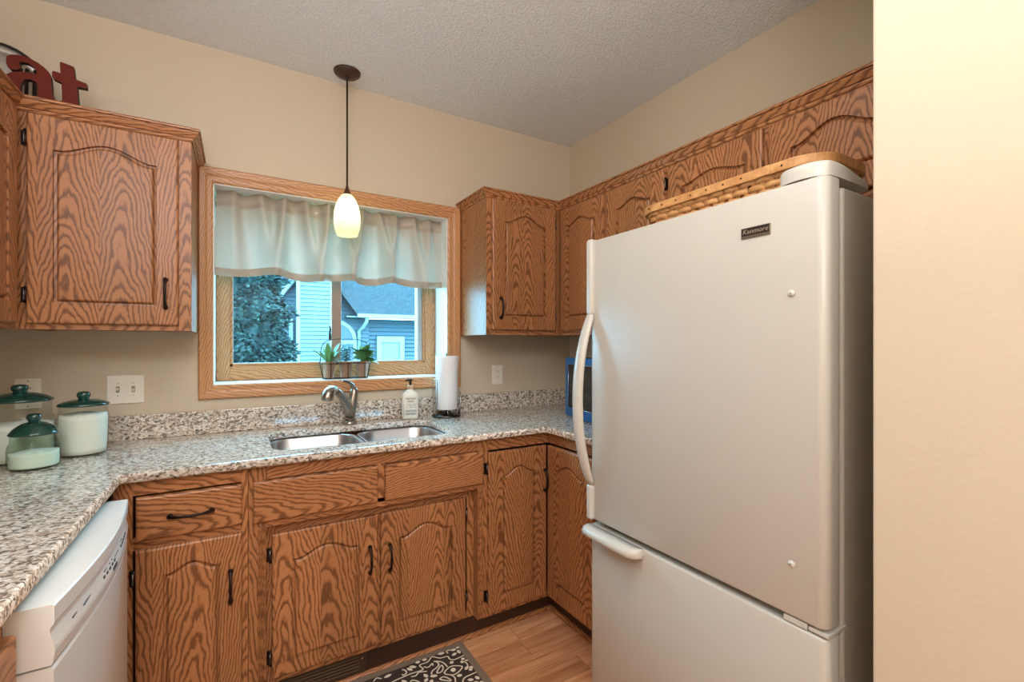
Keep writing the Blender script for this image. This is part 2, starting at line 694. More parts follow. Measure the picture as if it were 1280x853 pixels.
def curve_solid(outer, holes, depth, bevel=0.0):
    """2-D outline with holes -> bmesh solid lying in xy, z from 0 to depth"""
    cu = bpy.data.curves.new('c', 'CURVE')
    cu.dimensions = '2D'
    cu.fill_mode = 'BOTH'
    cu.extrude = depth / 2 - bevel
    cu.bevel_depth = bevel
    cu.bevel_resolution = 2
    cu.offset = -bevel
    for pts in [outer] + holes:
        sp = cu.splines.new('POLY')
        sp.points.add(len(pts) - 1)
        for p, q in zip(sp.points, pts):
            p.co = (q[0], q[1], 0, 1)
        sp.use_cyclic_u = True
    tmp = bpy.data.objects.new('c', cu)
    COL.objects.link(tmp)
    dg = bpy.context.evaluated_depsgraph_get()
    me = bpy.data.meshes.new_from_object(tmp.evaluated_get(dg))
    bpy.data.objects.remove(tmp)
    bm = bmesh.new()
    bm.from_mesh(me)
    bmesh.ops.translate(bm, verts=bm.verts[:], vec=(0, 0, depth / 2))
    bmesh.ops.remove_doubles(bm, verts=bm.verts[:], dist=1e-5)
    return bm


def smooth_closed(pts, k=4):
    """Catmull-Rom through a closed outline"""
    out = []
    n = len(pts)
    for i in range(n):
        p0, p1, p2, p3 = (Vector(pts[(i + d) % n]) for d in (-1, 0, 1, 2))
        for j in range(k):
            t = j / k
            out.append(tuple(0.5 * ((2 * p1) + (p2 - p0) * t + (2 * p0 - 5 * p1 + 4 * p2 - p3) * t * t + (3 * p1 - p0 - 3 * p2 + p3) * t ** 3)))
    return out


# ------------------------------------------------------------------ the room
XL, XR, YB, H = -2.778, 0.0, -6.0, 2.58
STUBX, STUBY = -0.815, -1.972
WX0, WX1, WZ0, WZ1 = -1.947, -0.856, 1.118, 1.995      # window opening

b = B()
b.box(XL - 0.25, WX0, 0, 0.25, 0, H)
b.box(WX1, 0.25, 0, 0.25, 0, H)
b.box(WX0, WX1, 0, 0.25, 0, WZ0)
b.box(WX0, WX1, 0, 0.25, WZ1, H)
struct('wall_back', b, M['wall'])
struct('wall_left', B().box(XL - 0.25, XL, YB, 0, 0, H), M['wall'])
struct('wall_right', B().box(0, 0.25, STUBY, 0, 0, H), M['wall'])
struct('wall_right_front', B().box(STUBX, 0.25, YB, STUBY, 0, H, bev=0.004), M['wall'])
struct('wall_rear', B().box(XL - 0.25, 0.25, YB - 0.25, YB, 0, H), M['wall'])
struct('floor', B().box(XL - 0.25, 0.25, YB - 0.25, 0.25, -0.1, 0.0), M['floor'])
struct('ceiling', B().box(XL - 0.25, 0.25, YB - 0.25, 0.25, H, H + 0.12), M['ceil'])

# window: jamb liner, sill, oak sash with mullion, panes
b = B()
b.box(WX0 - 0.001, WX0 + 0.004, -0.002, 0.2, WZ0, WZ1)
b.box(WX1 - 0.004, WX1 + 0.001, -0.002, 0.2, WZ0, WZ1)
b.box(WX0, WX1, -0.002, 0.2, WZ1 - 0.004, WZ1 + 0.001)
win = struct('window_1', b, M['white'])
obj('window_sill', B().box(WX0 + 0.004, WX1 - 0.004, -0.004, 0.2, WZ0 - 0.004, WZ0 + 0.005, bev=0.001), M['white'], win)
SY0, SY1 = 0.17, 0.215
GX0, GX1, GZ0 = -1.874, -0.938, 1.205
b = B()
b.box(WX0 + 0.006, GX0 - 0.014, SY0, SY1, WZ0 + 0.006, WZ1 - 0.004, bev=0.002, grain='z')
b.box(GX1 + 0.020, WX1 - 0.006, SY0, SY1, WZ0 + 0.006, WZ1 - 0.004, bev=0.002, grain='z')
b.box(GX0 - 0.014, GX1 + 0.020, SY0, SY1, WZ0 + 0.006, GZ0 - 0.016, bev=0.002, grain='x')
b.box(GX0 - 0.014, GX1 + 0.020, SY0, SY1, WZ1 - 0.07, WZ1 - 0.004, bev=0.002, grain='x')
b.box(GX0 - 0.016, GX0 - 0.001, SY0 + 0.012, SY1, GZ0 - 0.016, WZ1 - 0.06, bev=0.002, grain='z')
b.box(GX1 + 0.006, GX1 + 0.022, SY0 + 0.012, SY1, GZ0 - 0.016, WZ1 - 0.06, bev=0.002, grain='z')
b.box(GX0 - 0.014, GX1 + 0.020, SY0 + 0.012, SY1, GZ0 - 0.018, GZ0 - 0.001, bev=0.002, grain='x')
obj('sash', b, M['oak_window'], win)
b = B()
b.box(GX0 - 0.003, GX0 + 0.001, SY0 + 0.016, SY1 + 0.01, GZ0 - 0.002, WZ1 - 0.06)
b.box(GX1 - 0.022, GX1 + 0.006, SY0 + 0.022, SY1 + 0.03, GZ0 - 0.002, WZ1 - 0.06, bev=0.002)
b.box(GX0, GX1, SY0 + 0.016, SY1 + 0.01, GZ0 - 0.003, GZ0 + 0.001)
obj('track', b, M['track'], win)
mu = obj('mullion', B().box(-1.434, -1.384, SY0 + 0.004, SY1, GZ0, WZ1 - 0.06, bev=0.004, grain='z'), plain('taupe_mullion', lin(158, 128, 112), 0.45), win)
b = B().box(-1.449, -1.437, SY0 - 0.004, SY0 + 0.02, 1.315, 1.352, bev=0.003)
b.tube([(-1.443, SY0 - 0.002, 1.35), (-1.443, SY0 - 0.014, 1.375), (-1.445, SY0 - 0.006, 1.392)], [0.005, 0.0045, 0.004], 8)
obj('latch', b, M['wire'], win)
obj('pane', B().box(GX0, -1.43, 0.198, 0.201, GZ0, WZ1 - 0.06), M['glass'], win)
obj('pane', B().box(-1.39, GX1 - 0.02, 0.198, 0.201, GZ0, WZ1 - 0.06), M['glass'], win)

# oak casing round the window, mitred
cs = B()
CX0, CX1, CZ0, CZ1 = -2.0, -0.7805, 1.059, 2.061
def casing(p):
    # p: outer a, outer b, inner b, inner a in (x, z); raised in two steps
    (a, b_, c, d) = p
    lerp = lambda s, t, k: (s[0] + (t[0] - s[0]) * k, s[1] + (t[1] - s[1]) * k)
    st = [(0.0, 0.0), (0.0, 0.012), (0.10, 0.019), (0.45, 0.017), (0.62, 0.013), (0.9, 0.012), (1.0, 0.008), (1.0, 0.0)]
    rows = []
    for k, h in st:
        q0, q1 = lerp(a, d, k), lerp(b_, c, k)
        rows.append([(q0[0], -h, q0[1]), (q1[0], -h, q1[1])])
    return rows
for p, g in ((((CX0, CZ1), (CX1, CZ1), (WX1, WZ1), (WX0, WZ1)), 'x'), (((CX0, CZ0), (CX0, CZ1), (WX0, WZ1), (WX0, WZ0)), 'z'),
             (((CX1, CZ1), (CX1, CZ0), (WX1, WZ0), (WX1, WZ1)), 'z'), (((CX1, CZ0), (CX0, CZ0), (WX0, WZ0), (WX1, WZ0)), 'x')):
    cs.grid(casing(p), g, False)
struct('trim_1', cs, M['oak_window'], proj='y')


# ------------------------------------------------------------------ doors, pulls, hinges
class Face:
    """maps (u along the front as seen, depth out of the front, v up) to the world"""
    def __init__(s, kind, at):
        s.kind, s.at = kind, at

    def __call__(s, u, d, v):
        if s.kind == 'back':      # front looks to -y, u = x
            return Vector((u, s.at - d, v))
        if s.kind == 'right':     # front looks to -x, u = -y
            return Vector((s.at - d, -u, v))
        return Vector((s.at + d, u, v))   # left run, looks to +x, u = y

    @property
    def proj(s):
        return 'y' if s.kind == 'back' else 'x'

    @property
    def hor(s):
        return 'x' if s.kind == 'back' else 'y'


TH = 0.019


def slab_rings(F, u0, u1, v0, v1, th=TH):
    """outer edge of a door or drawer front: back edge, rounded lip, front edge"""
    def ring(ins, d):
        return [(u0 + ins, v0 + ins, d), (u1 - ins, v0 + ins, d), (u1 - ins, v1 - ins, d), (u0 + ins, v1 - ins, d)]
    return [ring(0, 0), ring(0, th - 0.006), ring(0.0018, th - 0.002), ring(0.006, th)]


def panel_front(F, u0, u1, v0, v1, pan, name, parent, mat):
    """one door with a routed cathedral panel; pan = (left, right, bottom, shoulder, peak)"""
    b = B()
    rings = slab_rings(F, u0, u1, v0, v1)
    P = lambda q: F(q[0], q[2], q[1])
    b.grid([[P(q) for q in r] for r in rings], 'z', False, True)
    b.poly([P(q) for q in rings[0]], 'z')
    a, c, lo, sh, pk = pan
    N = 22

    def outline(ins, d):
        pts = [(a + ins, lo + ins, d), (c - ins, lo + ins, d)]
        w = c - a - 2 * ins
        for i in range(N + 1):
            t = 1 - i / N
            tt = min(max((t - 0.07) / 0.86, 0), 1)
            y = sh + (pk - sh) * (0.5 - 0.5 * math.cos(2 * PI * tt)) ** 0.8 - ins
            pts.append((a + ins + w * t, y, d))
        return pts
    f0 = rings[3][0], rings[3][1], rings[3][2], rings[3][3]
    o0 = outline(0, TH)
    # flat frame round the groove
    BLo, BRo, TRo, TLo = f0
    b.poly([P(BLo), P(BRo), P(o0[1]), P(o0[0])])
    b.poly([P(BRo), P(TRo), P(o0[2]), P(o0[1])])
    b.poly([P(TLo), P(BLo), P(o0[0]), P(o0[-1])])
    top = []
    for i in range(N + 1):
        t = 1 - i / N
        top.append((TLo[0] + (TRo[0] - TLo[0]) * t, TLo[1], TH))
    for i in range(N):
        b.poly([P(top[i]), P(top[i + 1]), P(o0[2 + i + 1]), P(o0[2 + i])])
    lv = [o0, outline(0.0006, TH - 0.0115), outline(0.0078, TH - 0.0125), outline(0.0094, TH - 0.0055), outline(0.0130, TH - 0.0018), outline(0.016, TH - 0.0006)]
    b.grid([[P(q) for q in r] for r in lv], 'z', False, True)
    last = lv[-1]
    # panel field as quads from the lower edge to the arch
    for i in range(N):
        p0, p1 = last[2 + i], last[3 + i]
        b.poly([P(p1), P(p0), P((p0[0], last[0][1], last[0][2])), P((p1[0], last[0][1], last[0][2]))])
    for f in b.bm.faces:
        f[b.g] = 3
    return obj(name, b, mat, parent, proj=F.proj, grain='z', smooth=False)


def plain_front(F, u0, u1, v0, v1, name, parent, mat, grain=None):
    b = B()
    rings = slab_rings(F, u0, u1, v0, v1)
    P = lambda q: F(q[0], q[2], q[1])
    b.grid([[P(q) for q in r] for r in rings], F.hor, False, True)
    b.poly([P(q) for q in rings[0]], F.hor)
    b.poly([P(q) for q in rings[3]], F.hor)
    return obj(name, b, mat, parent, proj=F.proj, grain=grain or F.hor)


def pull(F, u, v, parent, vertical=True, L=0.105):
    b = B()
    n = 17
    pts, rr = [], []
    for i in range(n):
        t = -1 + 2 * i / (n - 1)
        d = TH + 0.004 + 0.024 * (1 - abs(t) ** 2.6)
        s = t * L / 2
        pts.append(F(u, d, v + s) if vertical else F(u + s, d, v))
        rr.append(0.0040 + 0.0030 * abs(t) ** 3 + 0.0012 * max(0, 1 - (t / 0.3) ** 2))
    b.tube(pts, rr, 10)
    for s in (-1, 1):
        e = s * (L / 2 - 0.004)
        base = F(u, TH, v + e) if vertical else F(u + e, TH, v)
        tip = F(u, TH + 0.010, v + e) if vertical else F(u + e, TH + 0.010, v)
        b.tube([base, base.lerp(tip, 0.4), tip], [0.0085, 0.0075, 0.004], 12)
    return obj('handle', b, M['bronze'], parent)


def hinge(F, u, v, side, parent):
    """exposed barrel hinge on the frame beside a door; side -1: left of the door"""
    b = B()
    p0, p1 = F(u + side * 0.001, 0.0, v - 0.024), F(u + side * 0.016, 0.003, v + 0.024)
    b.box(min(p0.x, p1.x), max(p0.x, p1.x), min(p0.y, p1.y), max(p0.y, p1.y), p0.z, p1.z)
    b.tube([F(u + side * 0.004, 0.010, v - 0.026), F(u + side * 0.004, 0.010, v + 0.026)], 0.0045, 8)
    o = obj('hinge', b, M['hinge'], parent)
    b = B().tube([F(u + side * 0.006, 0.0145, v - 0.017), F(u + side * 0.006, 0.0145, v + 0.017)], 0.0012, 6)
    obj('hinge_pin', b, M['hinge_pin'], o)
    return o


def frame(parent, F, pieces, th=0.019, name='face_frame'):
    """face frame: pieces = (u0, u1, v0, v1, 'v' or 'h'); front at depth 0"""
    b = B()
    for (u0, u1, v0, v1, k) in pieces:
        p, q = F(u0, 0, v0), F(u1, -th, v1)
        b.box(min(p.x, q.x), max(p.x, q.x), min(p.y, q.y), max(p.y, q.y), p.z, q.z, grain='z' if k == 'v' else F.hor, bev=0.0008, seg=1)
    return obj(name, b, M['oak'], parent)


# ------------------------------------------------------------------ base cabinets
BF = -0.597
FB = Face('back', BF)
# drawer base, left of the sink
c = thing('base_cabinet', 'oak base cabinet with one drawer over one arched door, beside the dishwasher', 'cabinet', (-1.99, -0.3, 0))
b = B()
b.box(-2.150, -2.132, -0.578, -0.022, 0.105, 0.882, grain='z')
b.box(-1.8445, -1.8265, -0.578, -0.022, 0.105, 0.882, grain='z')
b.box(-2.132, -1.8445, -0.578, -0.022, 0.105, 0.122, grain='x')
b.box(-2.132, -1.8445, -0.030, -0.022, 0.122, 0.882, grain='z')
obj('carcass', b, M['oak'], c)
frame(c, FB, [(-2.174, -2.128, 0.105, 0.882, 'v'), (-1.846, -1.8265, 0.105, 0.882, 'v'), (-2.128, -1.846, 0.838, 0.882, 'h'), (-2.128, -1.846, 0.672, 0.708, 'h'), (-2.128, -1.846, 0.105, 0.13, 'h')])
dr = plain_front(FB, -2.119, -1.843, 0.702, 0.834, 'drawer', c, M['oak'])
pull(FB, -1.981, 0.766, dr, False, 0.115)
d = panel_front(FB, -2.120, -1.843, 0.125, 0.675, (-2.052, -1.905, 0.19, 0.590, 0.617), 'door', c, M['oak'])
pull(FB, -1.876, 0.507, d)
hinge(FB, -2.120, 0.59, -1, c)
hinge(FB, -2.120, 0.21, -1, c)
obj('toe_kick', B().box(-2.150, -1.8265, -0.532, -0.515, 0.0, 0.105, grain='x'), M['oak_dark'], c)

# sink base, its doors set back between two pilasters
c = thing('base_cabinet', 'wide oak sink cabinet with two false drawers over two recessed arched doors', 'cabinet', (-1.376, -0.3, 0))
b = B()
b.box(-1.8255, -1.808, -0.578, -0.022, 0.105, 0.882, grain='z')
b.box(-0.9575, -0.9405, -0.578, -0.022, 0.105, 0.882, grain='z')
b.box(-1.808, -0.9575, -0.535, -0.022, 0.105, 0.122, grain='x')
b.box(-1.808, -0.9575, -0.030, -0.022, 0.122, 0.882, grain='z')
b.box(-1.772, -0.968, BF + 0.019, -0.535, 0.672, 0.690, grain='x')
b.box(-1.790, -1.772, BF + 0.019, -0.535, 0.105, 0.690, grain='z')
b.box(-0.968, -0.958, BF + 0.019, -0.535, 0.105, 0.690, grain='z')
obj('carcass', b, M['oak'], c)
frame(c, FB, [(-1.8255, -1.772, 0.105, 0.882, 'v'), (-0.968, -0.9405, 0.105, 0.882, 'v'), (-1.772, -0.968, 0.836, 0.882, 'h'), (-1.400, -1.368, 0.69, 0.836, 'v'), (-1.772, -0.968, 0.672, 0.706, 'h')])
FS = Face('back', -0.556)
frame(c, FS, [(-1.772, -1.742, 0.105, 0.672, 'v'), (-1.000, -0.968, 0.105, 0.672, 'v'), (-1.742, -1.000, 0.628, 0.672, 'h'), (-1.742, -1.000, 0.105, 0.135, 'h'), (-1.396, -1.366, 0.135, 0.628, 'v')], name='recessed_frame')
for u0, u1 in ((-1.811, -1.3985), (-1.370, -0.949)):
    plain_front(FB, u0, u1, 0.695, 0.834, 'false_drawer', c, M['oak'])
dl = panel_front(FS, -1.754, -1.388, 0.128, 0.634, (-1.689, -1.458, 0.178, 0.535, 0.568), 'door', c, M['oak'])
pull(FS, -1.419, 0.466, dl)
dr = panel_front(FS, -1.376, -1.013, 0.123, 0.636, (-1.307, -1.077, 0.186, 0.530, 0.568), 'door', c, M['oak'])
pull(FS, -1.342, 0.458, dr)
for v in (0.56, 0.20):
    hinge(FS, -1.754, v, -1, c)
    hinge(FS, -1.013, v, 1, c)
for x0, x1 in ((-1.798, -1.774), (-0.966, -0.944)):
    b = B()
    n = 4
    w = (x1 - x0) / n
    for i in range(n):
        xx = x0 + (i + 0.5) * w
        pts = [(xx + 0.0007 * math.sin(k * 1.9), BF - 0.0018, 0.112 + 0.565 * k / 90) for k in range(91)]
        b.tube(pts, [0.0027 + 0.0006 * math.sin(k * 1.9 + i) for k in range(91)], 6)
    obj('fluted_moulding', b, M['oak'], c)
b = B().box(-1.8255, -0.9405, -0.532, -0.515, 0.0, 0.105, grain='x')
obj('toe_kick', b, M['oak_dark'], c)

# corner cabinet with a pair of doors meeting in the inside corner
c = thing('base_cabinet', 'oak corner base cabinet with two arched doors meeting at the inside corner', 'cabinet', (-0.4, -0.4, 0))
FR = Face('right', BF)
b = B()
b.box(-0.9395, -0.922, -0.578, -0.022, 0.105, 0.882, grain='z')
b.box(-0.578, -0.022, -1.115, -1.097, 0.105, 0.882, grain='z')
b.box(-0.922, -0.022, -0.578, -0.022, 0.105, 0.122, grain='x')
b.box(-0.578, -0.022, -1.097, -0.578, 0.105, 0.122, grain='y')
b.box(-0.922, -0.03, -0.030, -0.022, 0.122, 0.882, grain='z')
obj('carcass', b, M['oak'], c)
frame(c, FB, [(-0.9400, -0.915, 0.105, 0.882, 'v'), (-0.915, -0.597, 0.832, 0.882, 'h'), (-0.915, -0.597, 0.105, 0.13, 'h')])
frame(c, FR, [(0.597, 1.05, 0.832, 0.882, 'h'), (0.597, 1.05, 0.105, 0.13, 'h'), (0.93, 1.115, 0.105, 0.882, 'v')])
d6 = panel_front(FB, -0.9225, -0.6168, 0.124, 0.825, (-0.852, -0.682, 0.192, 0.722, 0.754), 'door', c, M['oak'])
d7 = panel_front(FR, 0.6172, 0.930, 0.124, 0.825, (0.668, 0.875, 0.200, 0.724, 0.756), 'door', c, M['oak'])
pull(FB, -0.630, 0.664, d6, True, 0.10)
for v in (0.755, 0.20):
    hinge(FB, -0.9225, v, -1, c)
b = B()
b.box(-0.940, -0.515, -0.532, -0.515, 0.0, 0.105, grain='x')
b.box(-0.532, -0.515, -1.115, -0.532, 0.0, 0.105, grain='y')
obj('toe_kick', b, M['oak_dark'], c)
# quarter round along the toe kicks
b = B()
qr = [(0.0, 0.0), (0.016, 0.0), (0.0145, 0.008), (0.009, 0.0135), (0.0, 0.016)]
b.sweep(qr, [(-2.15, -0.532), (-0.532, -0.532), (-0.532, -1.115)], 1)
struct('trim_2', b, M['oak'])
# floor register in the toe kick
vt = thing('floor_register', 'brown slotted metal register set in the toe kick below the sink doors', 'vent', (-1.6, -0.548, 0.03))
b = B()
b.box(-1.76, -1.428, -0.538, -0.5325, 0.018, 0.096, bev=0.002)
obj('plate', b, M['vent'], vt)
b = B()
for i in range(5):
    z = 0.03 + i * 0.012
    b.box(-1.75, -1.452, -0.541, -0.538, z, z + 0.0065, bev=0.001, seg=1)
obj('louvers', b, M['vent'], vt)
obj('screw', B().lathe([(0, 0), (0.004, 0), (0.003, 0.002), (0, 0.003)], (-1.440, -0.538, 0.072), 10, rot=Matrix.Rotation(PI / 2, 3, 'X')), M['hinge_pin'], vt)

# base cabinet of the left run, nearest the camera
FL = Face('left', -2.175)
c = thing('base_cabinet', 'oak base cabinet end just left of the dishwasher front, at the picture edge', 'cabinet', (-2.45, -1.8, 0))
b = B()
b.box(-2.75, -2.194, -1.356, -1.338, 0.105, 0.882, grain='z')
b.box(-2.75, -2.194, -2.30, -2.282, 0.105, 0.882, grain='z')
b.box(-2.75, -2.194, -2.282, -1.356, 0.105, 0.122, grain='y')
obj('carcass', b, M['oak'], c)
frame(c, FL, [(-2.282, -1.338, 0.852, 0.882, 'h'), (-1.358, -1.338, 0.105, 0.852, 'v'), (-2.30, -2.27, 0.105, 0.852, 'v'), (-2.27, -1.358, 0.66, 0.70, 'h'), (-2.27, -1.358, 0.105, 0.13, 'h'), (-1.84, -1.80, 0.13, 0.852, 'v')])
for u0, u1 in ((-2.275, -1.825), (-1.815, -1.345)):
    f = plain_front(FL, u0, u1, 0.695, 0.838, 'drawer', c, M['oak'])
    pull(FL, (u0 + u1) / 2, 0.766, f, False, 0.115)
    f = panel_front(FL, u0, u1, 0.125, 0.67, (u0 + 0.07, u1 - 0.07, 0.19, 0.58, 0.615), 'door', c, M['oak'])
    pull(FL, u1 - 0.035, 0.5, f)
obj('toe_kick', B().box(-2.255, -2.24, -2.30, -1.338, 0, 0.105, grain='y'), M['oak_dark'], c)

# ------------------------------------------------------------------ wall cabinets
UB, UT = 1.345, 2.056
UF = -0.317
FU = Face('back', UF)
FUR = Face('right', UF)


def wall_box(parent, x0, x1, y0, y1, z0=UB, z1=UT, front=0.019):
    b = B()
    t = 0.014
    b.box(x0, x0 + t, y0, y1, z0, z1, grain='z')
    b.box(x1 - t, x1, y0, y1, z0, z1, grain='z')
    b.box(x0 + t, x1 - t, y0, y1, z0 + 0.004, z0 + 0.016, grain='x')
    b.box(x0 + t, x1 - t, y0, y1, z1 - 0.014, z1, grain='x')
    b.box(x0 + t, x1 - t, y1 - 0.008 if y1 - y0 < 0.5 else y0, y1, z0 + 0.016, z1 - 0.014, grain='z') if front else None
    obj('carcass', b, M['oak'], parent)


c = thing('wall_cabinet', 'oak wall cabinet with arched door left of the window, above the light switches', 'cabinet', (-2.23, -0.15, UB))
wall_box(c, -2.460, -2.0015, -0.298, -0.003)
frame(c, FU, [(-2.460, -2.420, UB, UT, 'v'), (-2.045, -2.0015, UB, UT, 'v'), (-2.420, -2.045, UB, 1.385, 'h'), (-2.420, -2.045, 2.015, UT, 'h')])
d = panel_front(FU, -2.431, -2.0395, 1.3645, 2.035, (-2.369, -2.101, 1.430, 1.927, 1.966), 'door', c, M['oak'])
pull(FU, -2.076, 1.477, d)
for v in (1.955, 1.455):
    hinge(FU, -2.431, v, -1, c)

FUL = Face('left', -2.461)
c = thing('wall_cabinet', 'oak wall cabinet on the left wall, cut off by the left picture edge', 'cabinet', (-2.62, -0.8, UB))
b = B()
b.box(-2.776, -2.480, -1.30, -1.286, UB, UT, grain='z')
b.box(-2.776, -2.4785, -1.286, -0.32, UB + 0.004, UB + 0.016, grain='y')
b.box(-2.776, -2.4785, -1.286, -0.32, UT - 0.014, UT, grain='y')
obj('carcass', b, M['oak'], c)
frame(c, FUL, [(-1.30, -1.26, UB, UT, 'v'), (-0.365, -0.319, UB, UT, 'v'), (-1.26, -0.365, UB, 1.385, 'h'), (-1.26, -0.365, 2.015, UT, 'h')])
for u0, u1 in ((-0.80, -0.358), (-1.28, -0.815)):
    d = panel_front(FUL, u0, u1, 1.3645, 2.035, (u0 + 0.068, u1 - 0.068, 1.430, 1.927, 1.966), 'door', c, M['oak'])
    pull(FUL, u0 + 0.035, 1.477, d)

c = thing('wall_cabinet', 'oak wall cabinet with arched door right of the window, above the single outlet', 'cabinet', (-0.55, -0.15, UB))
wall_box(c, -0.7795, -0.3185, -0.298, -0.003)
frame(c, FU, [(-0.7795, -0.742, UB, UT, 'v'), (-0.345, -0.317, UB, UT, 'v'), (-0.742, -0.345, UB, 1.385, 'h'), (-0.742, -0.345, 2.015, UT, 'h')])
d = panel_front(FU, -0.751, -0.357, 1.3705, 2.036, (-0.679, -0.427, 1.440, 1.928, 1.971), 'door', c, M['oak'])
pull(FU, -0.705, 1.482, d)
for v in (1.955, 1.455):
    hinge(FU, -0.357, v, 1, c)

c = thing('wall_cabinet', 'narrow oak wall cabinet in the corner, partly behind the refrigerator edge', 'cabinet', (-0.15, -0.5, UB))
b = B()
b.box(-0.298, -0.003, -0.694, -0.680, UB, UT, grain='z')
b.box(-0.298, -0.003, -0.680, -0.0035, UB + 0.004, UB + 0.016, grain='y')
b.box(-0.298, -0.003, -0.680, -0.0035, UT - 0.014, UT, grain='y')
obj('carcass', b, M['oak'], c)
frame(c, FUR, [(0.3185, 0.352, UB, UT, 'v'), (0.672, 0.694, UB, UT, 'v'), (0.352, 0.672, UB, 1.385, 'h'), (0.352, 0.672, 2.015, UT, 'h')])
panel_front(FUR, 0.345, 0.680, 1.3705, 2.033, (0.409, 0.615, 1.443, 1.933, 1.962), 'door', c, M['oak'])

c = thing('wall_cabinet', 'single door oak wall cabinet between the corner cabinet and the pair above the refrigerator', 'cabinet', (-0.15, -0.88, UB))
b = B()
b.box(-0.298, -0.003, -1.066, -1.052, UB, UT, grain='z')
b.box(-0.298, -0.003, -0.7085, -0.6945, UB, UT, grain='z')
b.box(-0.298, -0.003, -1.052, -0.7085, UB + 0.004, UB + 0.016, grain='y')
b.box(-0.298, -0.003, -1.052, -0.7085, UT - 0.014, UT, grain='y')
obj('carcass', b, M['oak'], c)
frame(c, FUR, [(0.6945, 0.722, UB, UT, 'v'), (1.045, 1.0665, UB, UT, 'v'), (0.722, 1.045, UB, 1.385, 'h'), (0.722, 1.045, 2.015, UT, 'h')])
d = panel_front(FUR, 0.711, 1.056, 1.3705, 2.031, (0.779, 0.983, 1.443, 1.930, 1.958), 'door', c, M['oak'])
for v in (1.965, 1.455):
    hinge(FUR, 1.056, v, 1, c)
pull(FUR, 0.745, 1.48, d)

c = thing('wall_cabinet', 'oak double door wall cabinet above the refrigerator, behind the basket', 'cabinet', (-0.15, -1.48, 1.70))
b = B()
b.box(-0.298, -0.003, -1.892, -1.878, 1.70, UT, grain='z')
b.box(-0.298, -0.003, -1.081, -1.067, 1.70, UT, grain='z')
b.box(-0.298, -0.003, -1.878, -1.081, 1.70, 1.715, grain='y')
b.box(-0.298, -0.003, -1.878, -1.081, UT - 0.014, UT, grain='y')
obj('carcass', b, M['oak'], c)
frame(c, FUR, [(1.067, 1.09, 1.70, UT, 'v'), (1.862, 1.892, 1.70, UT, 'v'), (1.09, 1.862, 1.70, 1.755, 'h'), (1.09, 1.862, 2.01, UT, 'h'), (1.462, 1.507, 1.755, 2.01, 'v')])
d = panel_front(FUR, 1.078, 1.474, 1.741, 2.029, (1.144, 1.414, 1.812, 1.930, 1.956), 'door', c, M['oak'])
pull(FUR, 1.443, 1.80, d, True, 0.10)
d = panel_front(FUR, 1.495, 1.885, 1.741, 2.029, (1.568, 1.815, 1.812, 1.930, 1.974), 'door', c, M['oak'])
pull(FUR, 1.530, 1.82, d, True, 0.10)

# crown mouldings
CR = [(0.0, 2.040), (0.004, 2.040), (0.007, 2.046), (0.007, 2.050), (0.011, 2.052), (0.019, 2.064), (0.022, 2.070), (0.022, 2.073), (0.028, 2.075), (0.029, 2.080), (0.026, 2.084), (0.0, 2.084)]
b = B().sweep(CR, [(-2.0015, -0.004), (-2.0015, UF), (-2.461, UF), (-2.461, -1.30)], -1)
tag(obj('crown_moulding', b, M['oak']), 'oak crown moulding along the cabinet tops under the red letters', 'moulding')
b = B().sweep(CR, [(-0.7795, -0.004), (-0.7795, UF), (UF, UF), (UF, -1.892)], 1)
tag(obj('crown_moulding', b, M['oak']), 'long oak crown moulding turning the corner above the right hand cabinets', 'moulding')


# ------------------------------------------------------------------ countertop, sink, faucet
def rr(x0, x1, y0, y1, r, n=8):
    pts = []
    for cx, cy, a0 in ((x1 - r, y1 - r, 0), (x0 + r, y1 - r, PI / 2), (x0 + r, y0 + r, PI), (x1 - r, y0 + r, 1.5 * PI)):
        for i in range(n + 1):
            a = a0 + PI / 2 * i / n
            pts.append((cx + r * math.cos(a), cy + r * math.sin(a)))
    return pts


ct = thing('countertop', 'speckled beige granite countertop wrapping the kitchen with a matching backsplash', 'countertop', (-1.4, -0.3, 0.884))
bm_ = curve_solid([(-2.776, -0.002), (-2.776, -2.3), (-2.151, -2.3), (-2.151, -0.627), (-0.627, -0.627), (-0.627, -1.115), (-0.002, -1.115), (-0.002, -0.002)],
                  [rr(-1.746, -1.035, -0.535, -0.130, 0.085, 10)], 0.030, 0.006)
b = B()
bmesh.ops.translate(bm_, verts=bm_.verts[:], vec=(0, 0, 0.884))
b.merge(bm_)
obj('slab', b, M['granite'], ct, recalc=False)
b = B()
b.box(-2.776, -0.002, -0.021, -0.002, 0.9145, 1.012, bev=0.002)
obj('backsplash', b, M['granite'], ct)
b = B()
b.box(-2.776, -2.757, -2.3, -0.022, 0.9145, 1.012, bev=0.002)
obj('backsplash', b, M['granite'], ct)
b = B()
b.box(-0.021, -0.002, -1.115, -0.022, 0.9145, 1.012, bev=0.002)
obj('backsplash', b, M['granite'], ct)

